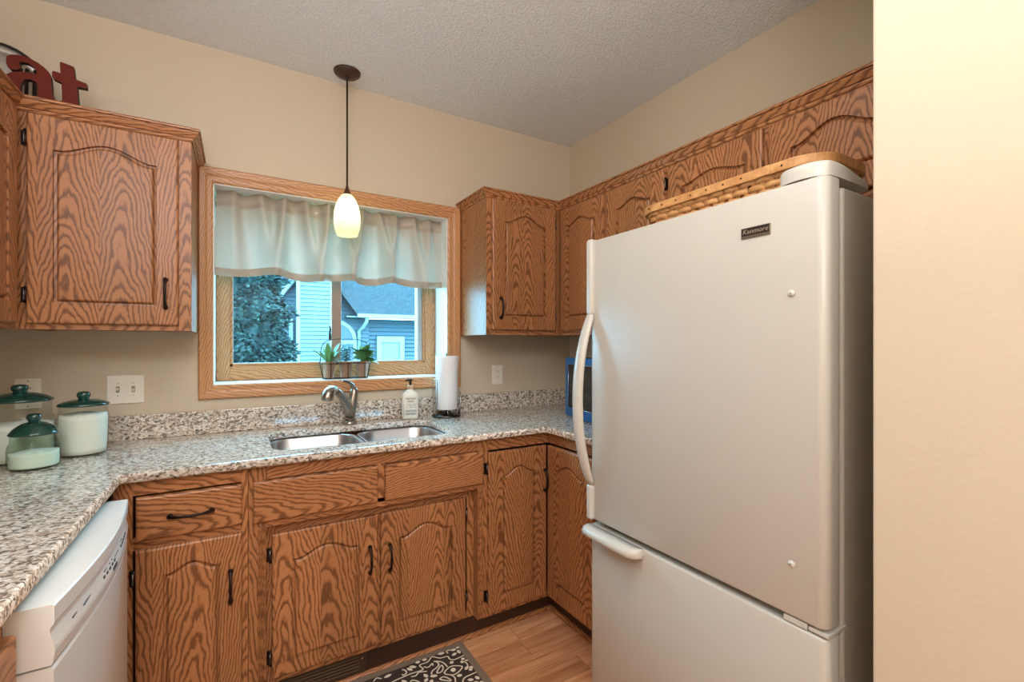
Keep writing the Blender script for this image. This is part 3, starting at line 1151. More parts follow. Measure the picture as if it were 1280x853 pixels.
sk = thing('sink', 'stainless steel double bowl undermount sink below the window', 'sink', (-1.39, -0.33, 0.69))
for nm, x0, x1 in (('basin', -1.744, -1.402), ('basin', -1.376, -1.037)):
    b = B()
    y0, y1 = -0.533, -0.132
    ring = lambda ins, z, r: [(p[0], p[1], z) for p in rr(x0 + ins, x1 - ins, y0 + ins, y1 - ins, r, 8)]
    rows = [ring(-0.010, 0.8805, 0.092), ring(-0.002, 0.8805, 0.088), ring(0.002, 0.876, 0.086), ring(0.006, 0.80, 0.085), ring(0.016, 0.715, 0.08), ring(0.03, 0.700, 0.07), ring(0.08, 0.694, 0.05), ring(0.15, 0.692, 0.015)]
    b.grid(rows, None, True, True)
    b.poly(rows[-1])
    bs = obj(nm, b, M['steel'], sk)
    b = B().lathe([(0.0, 0.6935), (0.020, 0.6935), (0.030, 0.697), (0.042, 0.6975), (0.045, 0.6945)], ((x0 + x1) / 2, (y0 + y1) / 2, 0), 24)
    obj('drain', b, M['chrome'], bs)

fc = thing('faucet', 'brushed nickel pull-out faucet with a lever handle behind the sink', 'faucet', (-1.393, -0.076, 0.914))
b = B().lathe([(0.0, 0.9145), (0.034, 0.9145), (0.035, 0.920), (0.030, 0.927), (0.0245, 0.932)], (-1.393, -0.076, 0), 28)
obj('base', b, M['nickel'], fc)
b = B()
b.tube([(-1.393, -0.076, 0.926), (-1.391, -0.0765, 0.955), (-1.386, -0.077, 0.99), (-1.378, -0.077, 1.03), (-1.373, -0.076, 1.06), (-1.371, -0.075, 1.078), (-1.371, -0.075, 1.086)],
       [0.0235, 0.024, 0.0235, 0.021, 0.0195, 0.018, 0.010], 16)
body = obj('body', b, M['nickel'], fc)
b = B()
b.tube([(-1.390, -0.078, 0.945), (-1.401, -0.090, 0.985), (-1.418, -0.110, 1.025), (-1.440, -0.133, 1.056), (-1.464, -0.158, 1.078), (-1.480, -0.174, 1.085)],
       [0.022, 0.0225, 0.0205, 0.0185, 0.0175, 0.0175], 16)
obj('spout', b, M['nickel'], fc)
b = B()
b.tube([(-1.470, -0.164, 1.081), (-1.482, -0.176, 1.089), (-1.496, -0.191, 1.089), (-1.508, -0.204, 1.078), (-1.515, -0.211, 1.062), (-1.5165, -0.213, 1.050), (-1.5165, -0.213, 1.047)],
       [0.017, 0.021, 0.0245, 0.026, 0.0255, 0.025, 0.019], 18)
obj('spray_head', b, M['nickel'], fc)
b = B()
b.tube([(-1.371, -0.075, 1.060), (-1.3735, -0.077, 1.083), (-1.384, -0.083, 1.103), (-1.402, -0.092, 1.117), (-1.424, -0.103, 1.124), (-1.440, -0.111, 1.1245)],
       [0.0185, 0.0165, 0.0125, 0.0095, 0.008, 0.0065], 12, flat=0.75)
obj('lever', b, M['nickel'], fc)

# ------------------------------------------------------------------ dishwasher
dw = thing('dishwasher', 'white built-in dishwasher with a bowed control panel under the left counter', 'dishwasher', (-2.45, -1.03, 0))
DY0, DY1 = -1.333, -0.735
obj('tub_body', B().box(-2.74, -2.178, DY0 + 0.006, DY1 - 0.006, 0.10, 0.868, bev=0.004), M['dw'], dw)


def bowed(prof, y0, y1, bow, n=24):
    """profile (x out, z) swept along y with the front bowed outward in the middle"""
    rows = []
    for i in range(n + 1):
        t = i / n
        k = math.sin(PI * t) * bow
        rows.append([(px + (k if px > -2.15 else 0), y0 + (y1 - y0) * t, pz) for px, pz in prof])
    b = B()
    b.grid(rows, None, False, True)
    b.poly(rows[0])
    b.poly(rows[-1])
    return b


pn = obj('control_panel', bowed([(-2.178, 0.768), (-2.121, 0.768), (-2.1185, 0.771), (-2.116, 0.790), (-2.1165, 0.797), (-2.122, 0.822), (-2.122, 0.829), (-2.1185, 0.834), (-2.1165, 0.838), (-2.1165, 0.865), (-2.119, 0.868), (-2.178, 0.868)], DY0, DY1, 0.022), M['dw'], dw)
obj('door', bowed([(-2.178, 0.17), (-2.121, 0.17), (-2.118, 0.175), (-2.118, 0.758), (-2.121, 0.764), (-2.178, 0.764)], DY0 + 0.002, DY1 - 0.002, 0.018), M['dw'], dw)
obj('kick_panel', B().box(-2.25, -2.235, DY0 + 0.004, DY1 - 0.004, 0.012, 0.165, bev=0.002), M['dw'], dw)
bowx = lambda y: -2.1155 + 0.022 * math.sin(PI * (y - DY0) / (DY1 - DY0))
# printed marks and buttons on the sloped panel
def mark(y, z, w, h, m, nm, dx=0.0006):
    f = (z - 0.797) / 0.025
    x = bowx(y) - 0.0008 - 0.0055 * max(0, min(1, f))
    bb = B().box(x - 0.0015, x + dx, y - w / 2, y + w / 2, z - h / 2, z + h / 2)
    return bb
for y0 in (-1.10, -0.925):
    for k in range(5):
        obj('button', mark(y0 + k * 0.022, 0.806, 0.011, 0.0055, None, ''), M['dark_ink'], pn)
for y, z, w in ((-1.085, 0.815, 0.02), (-0.91, 0.815, 0.02), (-0.97, 0.811, 0.009), (-0.985, 0.811, 0.009), (-1.0, 0.811, 0.009), (-1.19, 0.808, 0.06), (-1.25, 0.808, 0.026), (-1.05, 0.815, 0.006), (-1.03, 0.815, 0.006)):
    obj('panel_print', mark(y, z, w, 0.0022, None, ''), M['ink'], pn)
obj('badge', mark(-1.02, 0.795, 0.036, 0.008, None, '', 0.001), M['dark_ink'], pn)

# ------------------------------------------------------------------ refrigerator
fr = thing('refrigerator', 'tall bisque bottom-freezer refrigerator standing beside the right hand wall', 'refrigerator', (-0.42, -1.51, 0))
FX, FY0, FY1 = -0.800, -1.887, -1.133
b = B()
b.box(-0.728, -0.045, FY0 + 0.002, FY1 - 0.004, 0.03, 1.640, bev=0.006)
obj('cabinet', b, M['fridge_side'], fr)
b = B().box(-0.732, -0.722, FY0 + 0.012, FY1 - 0.012, 0.06, 1.636)
obj('gasket', b, M['gasket'], fr)


def fr_door(name, z0, z1):
    """door slab with softly rounded long edges"""
    b = B()
    prof = rr(FX, -0.733, FY0, FY1, 0.020, 8)
    pr2 = rr(FX + 0.006, -0.735, FY0 + 0.006, FY1 - 0.006, 0.018, 8)
    pr1 = rr(FX + 0.0018, -0.7335, FY0 + 0.0018, FY1 - 0.0018, 0.019, 8)
    rows = [[(x, y, z) for x, y in p] for p, z in ((pr2, z0), (pr1, z0 + 0.002), (prof, z0 + 0.006), (prof, z1 - 0.006), (pr1, z1 - 0.002), (pr2, z1))]
    b.grid(rows, None, True, True)
    b.poly(rows[0])
    b.poly(rows[-1])
    return b


ud = obj('upper_door', fr_door('upper_door', 0.690, 1.656), M['fridge'], fr)
ld = obj('freezer_door', fr_door('freezer_door', 0.105, 0.672), M['fridge'], fr)
obj('kick_grille', B().box(-0.755, -0.73, FY0 + 0.01, FY1 - 0.01, 0.012, 0.095, bev=0.003), M['bisque'], fr)
# long handle: fixed trims above and below, bowed grip between
b = B()
hy = FY1 - 0.013
b.box(FX - 0.016, FX + 0.030, hy - 0.013, hy + 0.016, 1.397, 1.660, bev=0.010, seg=4)
obj('handle_trim', b, M['bisque'], ud)
b = B()
b.box(FX - 0.016, FX + 0.030, hy - 0.013, hy + 0.016, 0.690, 0.812, bev=0.010, seg=4)
obj('handle_trim', b, M['bisque'], ud)
b = B()
pts, rr_ = [], []
n = 28
for i in range(n + 1):
    t = -1 + 2 * i / n
    k = (1 - abs(t) ** 2.2)
    pts.append((FX - 0.004 - 0.058 * k, hy + 0.002, 1.105 + 0.2925 * t))
    rr_.append(0.0165 + 0.0065 * k ** 0.6)
b.tube(pts, rr_, 16, flat=0.6)
obj('handle', b, M['bisque'], ud)
# freezer pull: a lip that stands out over the left third of the drawer top
b = B()
prof = [(FX + 0.004, 0.672), (FX - 0.030, 0.676), (FX - 0.048, 0.672), (FX - 0.054, 0.662), (FX - 0.052, 0.650), (FX - 0.044, 0.645), (FX - 0.036, 0.650), (FX - 0.028, 0.657), (FX + 0.004, 0.652)]
rows = []
ys = [-1.140, -1.144, -1.152, -1.18, -1.30, -1.345, -1.365, -1.378, -1.384]
kk = [0.55, 0.8, 0.95, 1, 1, 0.97, 0.85, 0.6, 0.25]
for y, k in zip(ys, kk):
    rows.append([(FX + 0.004 + (x - FX - 0.004) * k, y, z) for x, z in prof])
b.grid(rows, None, True, True)
b.poly(rows[0])
b.poly(rows[-1])
obj('freezer_handle', b, M['bisque'], ld)
# hinge cover on top, middle hinge
b = B()
outl = smooth_closed([(-0.798, -1.806), (-0.800, -1.845), (-0.786, -1.874), (-0.760, -1.884), (-0.66, -1.884), (-0.595, -1.880), (-0.588, -1.850), (-0.62, -1.832), (-0.70, -1.800), (-0.745, -1.778), (-0.782, -1.780)], 4)
cxo, cyo = -0.72, -1.835
rows = [[(cxo + (x - cxo) * k, cyo + (y - cyo) * k, 1.6575 + (z - 1.6575) * (1 - 0.55 * max(0, (x + 0.72) / 0.13))) for x, y in outl] for k, z in ((1, 1.6575), (1, 1.678), (0.985, 1.686), (0.93, 1.691), (0.85, 1.693))]
b.grid(rows, None, False, True)
b.poly(rows[0])
b.poly(rows[-1])
obj('hinge_cover', b, M['bisque'], fr)
b = B()
b.box(FX + 0.003, -0.735, -1.845, -1.795, 0.6745, 0.6875, bev=0.001)
b.box(FX + 0.004, -0.72, FY0 - 0.001, -1.848, 0.677, 0.685, bev=0.001)
obj('middle_hinge', b, M['bisque'], fr)
for z in (1.410, 0.808):
    b = B().lathe([(0.0, 0.005), (0.0045, 0.0045), (0.0075, 0.002), (0.0085, 0.0)], (0, 0, 0), 16)
    bmesh.ops.transform(b.bm, matrix=Matrix.Translation((FX, -1.815, z)) @ Matrix.Rotation(-PI / 2, 4, 'Y'), verts=b.bm.verts[:])
    pl = obj('plug', b, M['bisque'], ud)
    obj('plug_hole', B().box(FX - 0.0056, FX - 0.0046, -1.8162, -1.8138, z - 0.0012, z + 0.0012), M['gasket'], pl)
# name badge
b = B().box(FX - 0.003, FX + 0.001, -1.769, -1.697, 1.552, 1.578, bev=0.0012)
bd = obj('badge', b, plain('badge_silver', lin(150, 138, 122), 0.3, 0.8), ud)
obj('badge_plate', B().box(FX - 0.0038, FX - 0.0025, -1.7665, -1.6995, 1.5585, 1.5765), plain('badge_black', lin(38, 28, 20), 0.4), bd)
text_mesh('badge_lettering', 'Kenmore', 0.0165, plain('badge_letters', lin(190, 178, 160), 0.3, 0.6), bd, (FX - 0.0042, -1.733, 1.5672), (0, -1, 0), (0, 0, 1), 0.0004, 0.25)

# ------------------------------------------------------------------ basket on the refrigerator
bk = thing('basket', 'long oval woven splint basket lying on top of the refrigerator', 'basket', (-0.53, -1.52, 1.656))


def oval(off, taper=0.0):
    return rr(-0.655 - off + taper, -0.400 + off - taper, -1.812 - off + taper, -1.222 + off - taper, 0.075 + off - taper * 0.5, 9)


b = B()
Hb = 0.108
nrow = 5
base = oval(0)
NP = 384


def resample(pts, n):
    P = [Vector(p) for p in pts]
    L = [0]
    for i in range(len(P)):
        L.append(L[-1] + (P[(i + 1) % len(P)] - P[i]).length)
    out = []
    for k in range(n):
        s = L[-1] * k / n
        i = max(j for j in range(len(P)) if L[j] <= s + 1e-9)
        t = (s - L[i]) / max(L[i + 1] - L[i], 1e-9)
        out.append(P[i].lerp(P[(i + 1) % len(P)], t))
    return out


for r in range(nrow):
    z0 = 1.662 + r * 0.0175
    z1 = z0 + 0.0165
    rows = [[], [], [], []]
    tp0 = 0.026 * (1 - r / nrow)
    o = resample(oval(0, tp0), NP)
    for k in range(NP):
        p = o[k]
        cxy = Vector((-0.53, max(min(p.y, -1.3), -1.73)))
        nn = (p - cxy).normalized()
        ph = abs(math.sin(PI * k / (NP / 32) + (PI / 2 if r % 2 else 0))) ** 0.45
        w = -0.006 + 0.010 * ph
        for j, (e, z) in enumerate(((-0.003, z0 + 0.0006), (0.0018, z0 + 0.003), (0.0018, z1 - 0.003), (-0.003, z1 - 0.0006))):
            q = p + nn * (w + e)
            rows[j].append((q.x, q.y, z))
    b.grid(rows, None, True, True)
# upright stakes behind the weavers
o0, o1 = resample(oval(-0.003, 0.026), 60), resample(oval(-0.003, 0.0), 60)
for k in range(0, 60):
    p, q = o0[k], o1[k]
    t = (o1[(k + 1) % 60] - o1[k - 1]).normalized() * 0.0065
    b.poly([(p.x - t.x, p.y - t.y, 1.661), (p.x + t.x, p.y + t.y, 1.661), (q.x + t.x, q.y + t.y, 1.752), (q.x - t.x, q.y - t.y, 1.752)])
obj('woven_wall', b, M['basket'], bk, recalc=False)
b = B()
b.poly([(x, y, 1.6595) for x, y in oval(0, 0.026)])
obj('base', b, M['basket'], bk)
b = B()
for off, z0, z1 in ((0.006, 1.742, 1.766), (-0.006, 1.744, 1.765)):
    a_, c_ = oval(off + 0.003), oval(off - 0.003)
    rows = [[(x, y, z0) for x, y in c_], [(x, y, z0) for x, y in a_], [(x, y, z0 + 0.004) for x, y in oval(off + 0.004)], [(x, y, z1 - 0.003) for x, y in oval(off + 0.004)], [(x, y, z1) for x, y in a_], [(x, y, z1) for x, y in c_], [(x, y, z0) for x, y in c_]]
    b.grid(rows, None, False, True)
b.box(-0.668, -0.6645, -1.69, -1.655, 1.742, 1.766, bev=0.001)
rim = obj('rim', b, M['basket'], bk)
for k in range(9):
    y = -1.28 - k * 0.055
    obj('tack', B().box(-0.6675, -0.664, y - 0.0018, y + 0.0018, 1.752, 1.7556), M['bronze'], rim)

# ------------------------------------------------------------------ valance on its rod
va = thing('valance', 'pale satin valance gathered across the top of the kitchen window', 'curtain', (-1.4, 0.03, 1.6))
NX, NZ = 150, 44
X0, X1 = -1.936, -0.866
ZT, ZB = 1.991, 1.610
folds = [(-1.76, 0.060, 0.018, 0.05), (-1.665, 0.045, 0.026, -0.02), (-1.575, 0.05, 0.020, 0.06), (-1.47, 0.045, 0.024, -0.03), (-1.385, 0.035, 0.022, 0.02), (-1.30, 0.045, 0.028, -0.06),
         (-1.215, 0.04, 0.020, 0.05), (-1.13, 0.045, 0.024, -0.04), (-1.03, 0.05, 0.016, 0.04), (-0.94, 0.05, 0.014, -0.02), (-1.87, 0.05, 0.010, 0.02)]


def val_pt(i, j):
    s, t = i / NX, j / NZ
    x = X0 + (X1 - X0) * s
    flare = (s - 0.5) * 0.030 * t
    y = 0.075
    dz = 0.0
    for fx, w, a, lean in folds:
        xc = fx + lean * t
        g = math.exp(-((x - xc) / (w * (0.36 + 0.45 * t))) ** 2)
        amp = a * (0.35 + 1.0 * math.sin(PI * min(t * 0.72 + 0.12, 1)))
        y -= amp * g * 2.1
    y += 0.008 * math.sin(x * 61 + 2.2 * t) * (1 - t)
    # soft swags sinking between the gathers
    y += 0.008 * math.sin(13 * t + 21 * x) * math.sin(PI * t) * math.exp(-((x + 1.35) / 0.3) ** 2)
    if t < 0.14:
        y += 0.006 * math.cos(t / 0.14 * PI)
    drop = 0.008 * math.sin(s * 23) + 0.010 * math.exp(-((s - 0.42) / 0.06) ** 2)
    z = ZT + (ZB - ZT) * t - drop * t + 0.004 * math.sin(s * 47) * (1 - t)
    return (x + flare, y, z)


b = B()
b.grid([[val_pt(i, j) for i in range(NX + 1)] for j in range(NZ + 1)])
fab = obj('fabric', b, M['cloth'], va, smooth=True)
# double layers: rod pocket and bottom hem
b = B()
for ja, jb in ((0, 8), (40, 44)):
    rows = []
    for j in range(ja, jb + 1):
        k = 0.0035 if j not in (ja, jb) else 0.001
        rows.append([(p[0], p[1] - k, p[2]) for p in (val_pt(i, j) for i in range(NX + 1))])
    b.grid(rows)
obj('hem', b, M['cloth'], va, smooth=True)
b = B().tube([(WX0 + 0.006, 0.080, 1.945), (WX1 - 0.006, 0.080, 1.945)], 0.006, 10)
obj('rod', b, M['white'], va)

# ------------------------------------------------------------------ pendant lamp
px, py = -1.413, -0.118
pe = thing('pendant_light', 'small pendant lamp with a lit frosted glass shade hanging before the window', 'lamp', (px, py, H))
obj('canopy', B().lathe([(0.0, H - 0.024), (0.022, H - 0.022), (0.050, H - 0.016), (0.059, H - 0.008), (0.061, H - 0.001)], (px, py, 0), 36), M['canopy'], pe)
obj('cord', B().tube([(px, py, H - 0.020), (px, py, 2.04)], [0.0042, 0.0042], 8), M['wire'], pe)
obj('cord_grip', B().lathe([(0.009, H - 0.022), (0.008, H - 0.034), (0.004, H - 0.040)], (px, py, 0), 14), M['canopy'], pe)
obj('socket_cap', B().lathe([(0.004, 2.050), (0.007, 2.035), (0.012, 2.018), (0.020, 2.002), (0.0225, 1.998)], (px, py, 0), 24), M['canopy'], pe)
prof = []
for r, z in ((0.0225, 2.000), (0.031, 1.990), (0.041, 1.974), (0.050, 1.952), (0.0565, 1.926), (0.0595, 1.898), (0.0595, 1.872), (0.0570, 1.848), (0.0525, 1.826), (0.0490, 1.813), (0.0475, 1.808)):
    prof.append((r, z))
pin = [(r - 0.004, z + (0.003 if k == 0 else 0)) for k, (r, z) in enumerate(reversed(prof))]
shd = obj('shade', B().lathe(prof, (px, py, 0), 36), M['shade'], pe)
obj('bulb', B().lathe([(0.006, 1.975), (0.013, 1.955), (0.024, 1.915), (0.027, 1.895), (0.022, 1.873), (0.010, 1.863), (0.0, 1.862)], (px, py, 0), 20), M['bulb'], pe)
# ------------------------------------------------------------------ red word sign and plate on the left cabinet
ws = thing('word_sign', 'brick red wooden letters on top of the left wall cabinet', 'sign', (-2.40, -0.25, UT))
zb = 2.058
la = [(-2.498, 2.208), (-2.498, 2.220), (-2.496, 2.230), (-2.487, 2.237), (-2.472, 2.241), (-2.454, 2.242), (-2.438, 2.237), (-2.423, 2.230), (-2.409, 2.220), (-2.398, 2.208), (-2.392, 2.191), (-2.390, 2.166), (-2.389, 2.141), (-2.386, 2.126),
      (-2.3815, 2.119), (-2.3815, zb), (-2.478, zb), (-2.497, 2.068), (-2.508, 2.085), (-2.514, 2.110), (-2.513, 2.138), (-2.506, 2.160), (-2.493, 2.174), (-2.482, 2.183), (-2.467, 2.188), (-2.454, 2.191), (-2.441, 2.192), (-2.428, 2.190),
      (-2.427, 2.199), (-2.431, 2.208), (-2.438, 2.216), (-2.450, 2.221), (-2.461, 2.221), (-2.467, 2.217), (-2.468, 2.211), (-2.463, 2.205), (-2.465, 2.197), (-2.473, 2.190), (-2.487, 2.188), (-2.495, 2.196)]
hole = [(-2.463, 2.150), (-2.455, 2.165), (-2.441, 2.169), (-2.428, 2.164), (-2.424, 2.150), (-2.425, 2.112), (-2.430, 2.100), (-2.445, 2.097), (-2.459, 2.108), (-2.465, 2.130)]
tt = [(-2.3815, zb), (-2.3815, 2.119), (-2.372, 2.117), (-2.365, 2.122), (-2.3665, 2.180), (-2.387, 2.188), (-2.390, 2.194), (-2.390, 2.210), (-2.386, 2.215), (-2.369, 2.212), (-2.371, 2.248), (-2.367, 2.251), (-2.336, 2.244), (-2.332, 2.203), (-2.303, 2.196), (-2.302, 2.178), (-2.327, 2.178), (-2.323, 2.120), (-2.320, zb)]


def letter(nm, outer, holes):
    bm2 = curve_solid(outer, holes, 0.020, 0.0012)
    b = B()
    bmesh.ops.transform(bm2, matrix=Matrix(((1, 0, 0, 0), (0, 0, -1, -0.240), (0, 1, 0, 0), (0, 0, 0, 1))), verts=bm2.verts[:])
    b.merge(bm2)
    bmesh.ops.recalc_face_normals(b.bm, faces=b.bm.faces[:])
    for f in b.bm.faces:
        f.material_index = 0 if f.normal.y < -0.9 else 1
    return obj(nm, b, [M['letter'], M['letter_edge']], ws)


letter('letter', la, [hole])
letter('letter', tt, [])
# round metal plate with dark rim leaning behind the letters
pl = thing('plate', 'round pewter plate with a dark rim standing behind the red letters', 'plate', (-2.56, -0.15, UT))
R_ = Matrix.Rotation(PI / 2 + 0.12, 3, 'X')
cpl = (-2.548, -0.150, 2.185)
obj('dish', B().lathe([(0.0, 0.0), (0.085, 0.0), (0.095, 0.006), (0.118, 0.010), (0.119, 0.004), (0.095, -0.002), (0.0, -0.005)], cpl, 40, rot=R_), M['pewter'], pl)
b = B().tube([Vector(cpl) + R_ @ Vector((0.121 * math.cos(2 * PI * k / 48), 0.121 * math.sin(2 * PI * k / 48), 0.007)) for k in range(48)], 0.0052, 8, close=True)
obj('rim', b, M['wire'], pl)
b = B()
for xx in (-2.475, -2.455):
    b.tube([(xx, -0.21, 2.0605), (xx, -0.178, 2.075), (xx, -0.172, 2.22), (xx, -0.166, 2.24)], 0.0055, 8)
b.tube([(-2.475, -0.21, 2.0625), (-2.455, -0.21, 2.0625)], 0.005, 8)
obj('stand', b, M['wire'], pl)

# ------------------------------------------------------------------ canisters
def jar(loc, R, zs, zl, zk, fill, lab, mat, squat, grp=None):
    x, y = loc
    z0 = 0.9145
    t = thing('canister', lab, 'jar', (x, y, 0.914))
    zsh = zs
    if squat:
        prof = [(0.0, z0), (R * 0.90, z0), (R * 0.985, z0 + 0.006), (R, z0 + 0.022), (R * 0.995, zsh - 0.02), (R * 0.95, zsh - 0.006), (R * 0.885, zsh), (R * 0.88, zl - 0.004), (R * 0.905, zl)]
    else:
        prof = [(0.0, z0), (R * 0.86, z0), (R * 0.93, z0 + 0.005), (R * 0.97, z0 + 0.05), (R, zsh - 0.014), (R * 0.975, zsh - 0.004), (R * 0.945, zsh), (R * 0.94, zl - 0.004), (R * 0.955, zl)]
    inner = [(max(r - 0.0035, 0), z + (0.005 if z < z0 + 0.012 else 0)) for r, z in prof][::-1]
    obj('glass_body', B().lathe(prof, (x, y, 0), 44), mat, t)
    rl = R * (0.93 if squat else 0.99)
    dh = zk - zl - 0.027
    b = B().lathe([(rl * 0.9, zl + 0.001), (rl, zl + 0.001), (rl * 1.03, zl + 0.005), (rl * 0.98, zl + 0.009), (rl * 0.8, zl + 0.009 + (dh - 0.009) * 0.45), (rl * 0.5, zl + 0.009 + (dh - 0.009) * 0.85), (rl * 0.25, zl + dh), (0, zl + dh)], (x, y, 0), 44)
    l = obj('lid', b, M['lid'], t)
    hk = zk - zl - dh
    rk = 0.0185 * (R / 0.065) ** 0.5
    b = B().lathe([(rk * 0.8, zl + dh - 0.002), (rk * 0.72, zl + dh + hk * 0.12), (rk * 0.92, zl + dh + hk * 0.28), (rk, zl + dh + hk * 0.55), (rk * 0.90, zl + dh + hk * 0.82), (rk * 0.6, zk - 0.0015), (0.0, zk)], (x, y, 0), 24)
    obj('knob', b, M['lid'], l)
    # powder inside, heaped a little
    n = 36
    ri = [max(r - 0.0042, 0) for r, z in prof]

    def rad(z):
        for (r0, za), (r1, zb_) in zip(prof[1:], prof[2:]):
            if za <= z <= zb_:
                return r0 + (r1 - r0) * (z - za) / max(zb_ - za, 1e-6) - 0.0042
        return prof[-1][0] - 0.0042
    zz = [z0 + 0.0065 + (fill - z0 - 0.0065) * k / 8 for k in range(9)]
    rows = []
    for z in zz:
        rows.append([(x + rad(z) * math.cos(2 * PI * k / n), y + rad(z) * math.sin(2 * PI * k / n), z + (0.004 * math.sin(2 * PI * k / n * 2 + 1) if z == zz[-1] else 0)) for k in range(n)])
    rf = rad(zz[-1])
    for q in (0.8, 0.5, 0.2):
        rows.append([(x + rf * q * math.cos(2 * PI * k / n), y + rf * q * math.sin(2 * PI * k / n), zz[-1] + (1 - q) * 0.012 + 0.003 * math.sin(k * 1.3) * q) for k in range(n)])
    b = B()
    b.grid(rows, None, True, True)
    b.poly(rows[0])
    b.poly(rows[-1])
    obj('powder', b, M['flour'], t)


jar((-2.472, -0.240), 0.086, 1.062, 1.108, 1.165, 1.035, 'largest glass canister with green lid, half filled with white flour, at the picture edge', M['jar_clear'], True)
jar((-2.316, -0.232), 0.068, 1.058, 1.083, 1.133, 1.052, 'tall glass canister with green lid filled nearly to the top with white powder', M['jar_clear'], False)
jar((-2.398, -0.386), 0.0605, 0.995, 1.017, 1.083, 0.962, 'smallest green glass canister with white sugar, standing in front of two others', M['jar'], True)

# ------------------------------------------------------------------ wall plates
def outlet(x, z, lab, w=0.072, h=0.114):
    t = thing('outlet', lab, 'outlet', (x, 0, z))
    obj('plate', B().box(x - w / 2, x + w / 2, -0.006, -0.0005, z - h / 2, z + h / 2, bev=0.0025), M['ivory'], t)
    b = B().box(x - 0.0165, x + 0.0165, -0.0085, -0.005, z - 0.0335, z + 0.0335, bev=0.001)
    r = obj('receptacle', b, M['ivory'], t)
    for s in (-0.017, 0.017):
        b = B()
        b.box(x - 0.0085, x - 0.0065, -0.0090, -0.0083, z + s - 0.001, z + s + 0.008)
        b.box(x + 0.0062, x + 0.0082, -0.0090, -0.0083, z + s, z + s + 0.007)
        b.box(x - 0.002, x + 0.002, -0.0090, -0.0083, z + s - 0.009, z + s - 0.0055)
        obj('socket_slots', b, M['black'], r)
    for s in (-0.046, 0.046):
        b = B().box(x - 0.0025, x + 0.0025, -0.0068, -0.0055, z + s - 0.0025, z + s + 0.0025, bev=0.0008)
        obj('screw', b, M['hinge_pin'], t)


outlet(-2.518, 1.114, 'ivory wall outlet half hidden behind the largest canister')
outlet(-0.541, 1.117, 'ivory wall outlet below the right hand wall cabinet')
t = thing('light_switch', 'double ivory light switch plate on the wall left of the window', 'light switch', (-2.2395, 0, 1.116))
obj('plate', B().box(-2.298, -2.181, -0.0065, -0.0005, 1.0595, 1.1735, bev=0.0028), M['ivory'], t)
for xx, up in ((-2.2635, -1), (-2.2155, 1)):
    b = B().box(xx - 0.0055, xx + 0.0055, -0.0075, -0.006, 1.104, 1.129, bev=0.0006)
    o = obj('toggle_frame', b, plain('toggle_beige', lin(150, 136, 118), 0.5) if up < 0 else bpy.data.materials['toggle_beige'], t)  # toggle surround in one even beige, darker than the plate
    b = B().box(xx - 0.004, xx + 0.004, -0.017, -0.007, 1.111, 1.1205, bev=0.0012, mat=Matrix.Translation((0, -0.007, 1.116)) @ Matrix.Rotation(0.5 * up, 4, 'X') @ Matrix.Translation((0, 0.007, -1.116)))
    obj('toggle', b, M['ivory'], t)
    for s in (-0.0245, 0.0245):
        b = B().box(xx - 0.002, xx + 0.002, -0.0075, -0.006, 1.1165 + s - 0.002, 1.1165 + s + 0.002, bev=0.0007)
        obj('screw', b, M['hinge_pin'], t)

# ------------------------------------------------------------------ soap bottle
sx_, sy_ = -1.095, -0.082
so = thing('soap_bottle', 'cream soap bottle with dark print and a black pump, standing behind the sink', 'soap bottle', (sx_, sy_, 0.914))
rot = Matrix.Rotation(-0.35, 4, 'Z')


def sq(hw, hd, z, r):
    return [tuple(Matrix.Translation((sx_, sy_, 0)) @ rot @ Vector((x, y, z))) for x, y in rr(-hw, hw, -hd, hd, r, 5)]


b = B()
rows = [sq(0.036, 0.021, 0.9145, 0.012), sq(0.0405, 0.0255, 0.918, 0.014), sq(0.0415, 0.0262, 0.93, 0.014), sq(0.0415, 0.0262, 1.034, 0.014), sq(0.038, 0.0245, 1.042, 0.014), sq(0.018, 0.0165, 1.062, 0.0135), sq(0.0155, 0.0155, 1.066, 0.0145)]
b.grid(rows, None, True, True)
b.poly(rows[0])
b.poly(rows[-1])
bd = obj('bottle', b, M['soap'], so)
obj('collar', B().lathe([(0.0145, 1.066), (0.0155, 1.068), (0.0150, 1.083), (0.0125, 1.087), (0.0, 1.087)], (sx_, sy_, 0), 20), M['neck'], so)
b = B().lathe([(0.006, 1.087), (0.006, 1.106), (0.011, 1.109), (0.0125, 1.117), (0.0, 1.119)], (sx_, sy_, 0), 16)
b.tube([(sx_, sy_, 1.113), (sx_ - 0.012, sy_ - 0.006, 1.1145), (sx_ - 0.027, sy_ - 0.014, 1.1115)], [0.0055, 0.005, 0.004], 8)
obj('pump', b, M['black'], so)
fx_, fy_ = rot @ Vector((1, 0, 0)), rot @ Vector((0, -1, 0))
lo_ = lambda du, dz: Vector((sx_, sy_, 0)) + fx_ * du + fy_ * 0.0266 + Vector((0, 0, dz))
b = B()
for z, w, h, n_ in ((1.0195, 0.052, 0.0085, 8), (1.0055, 0.032, 0.0085, 5), (0.957, 0.056, 0.011, 8), (0.942, 0.054, 0.010, 8)):
    for j in range(n_):
        uu = 0.003 - w / 2 + w * (j + 0.5) / n_
        p = lo_(uu, z)
        hw_ = w / n_ * 0.30
        for q, (z0_, z1_) in (((-1, (-0.5, 0.5))), (1, ((-0.5, 0.5) if j % 3 else (-0.1, 0.5)))):
            pp = lo_(uu + q * hw_, z)
            b.box(pp.x - 0.0006, pp.x + 0.0006, pp.y - 0.0003, pp.y + 0.0003, z + z0_ * h, z + z1_ * h)
        pp = lo_(uu, z)
        zz_ = z + (0.42 if j % 2 else 0.0) * h
        b.box(pp.x - hw_, pp.x + hw_, pp.y - 0.0004, pp.y + 0.0004, zz_ - 0.0006, zz_ + 0.0006)
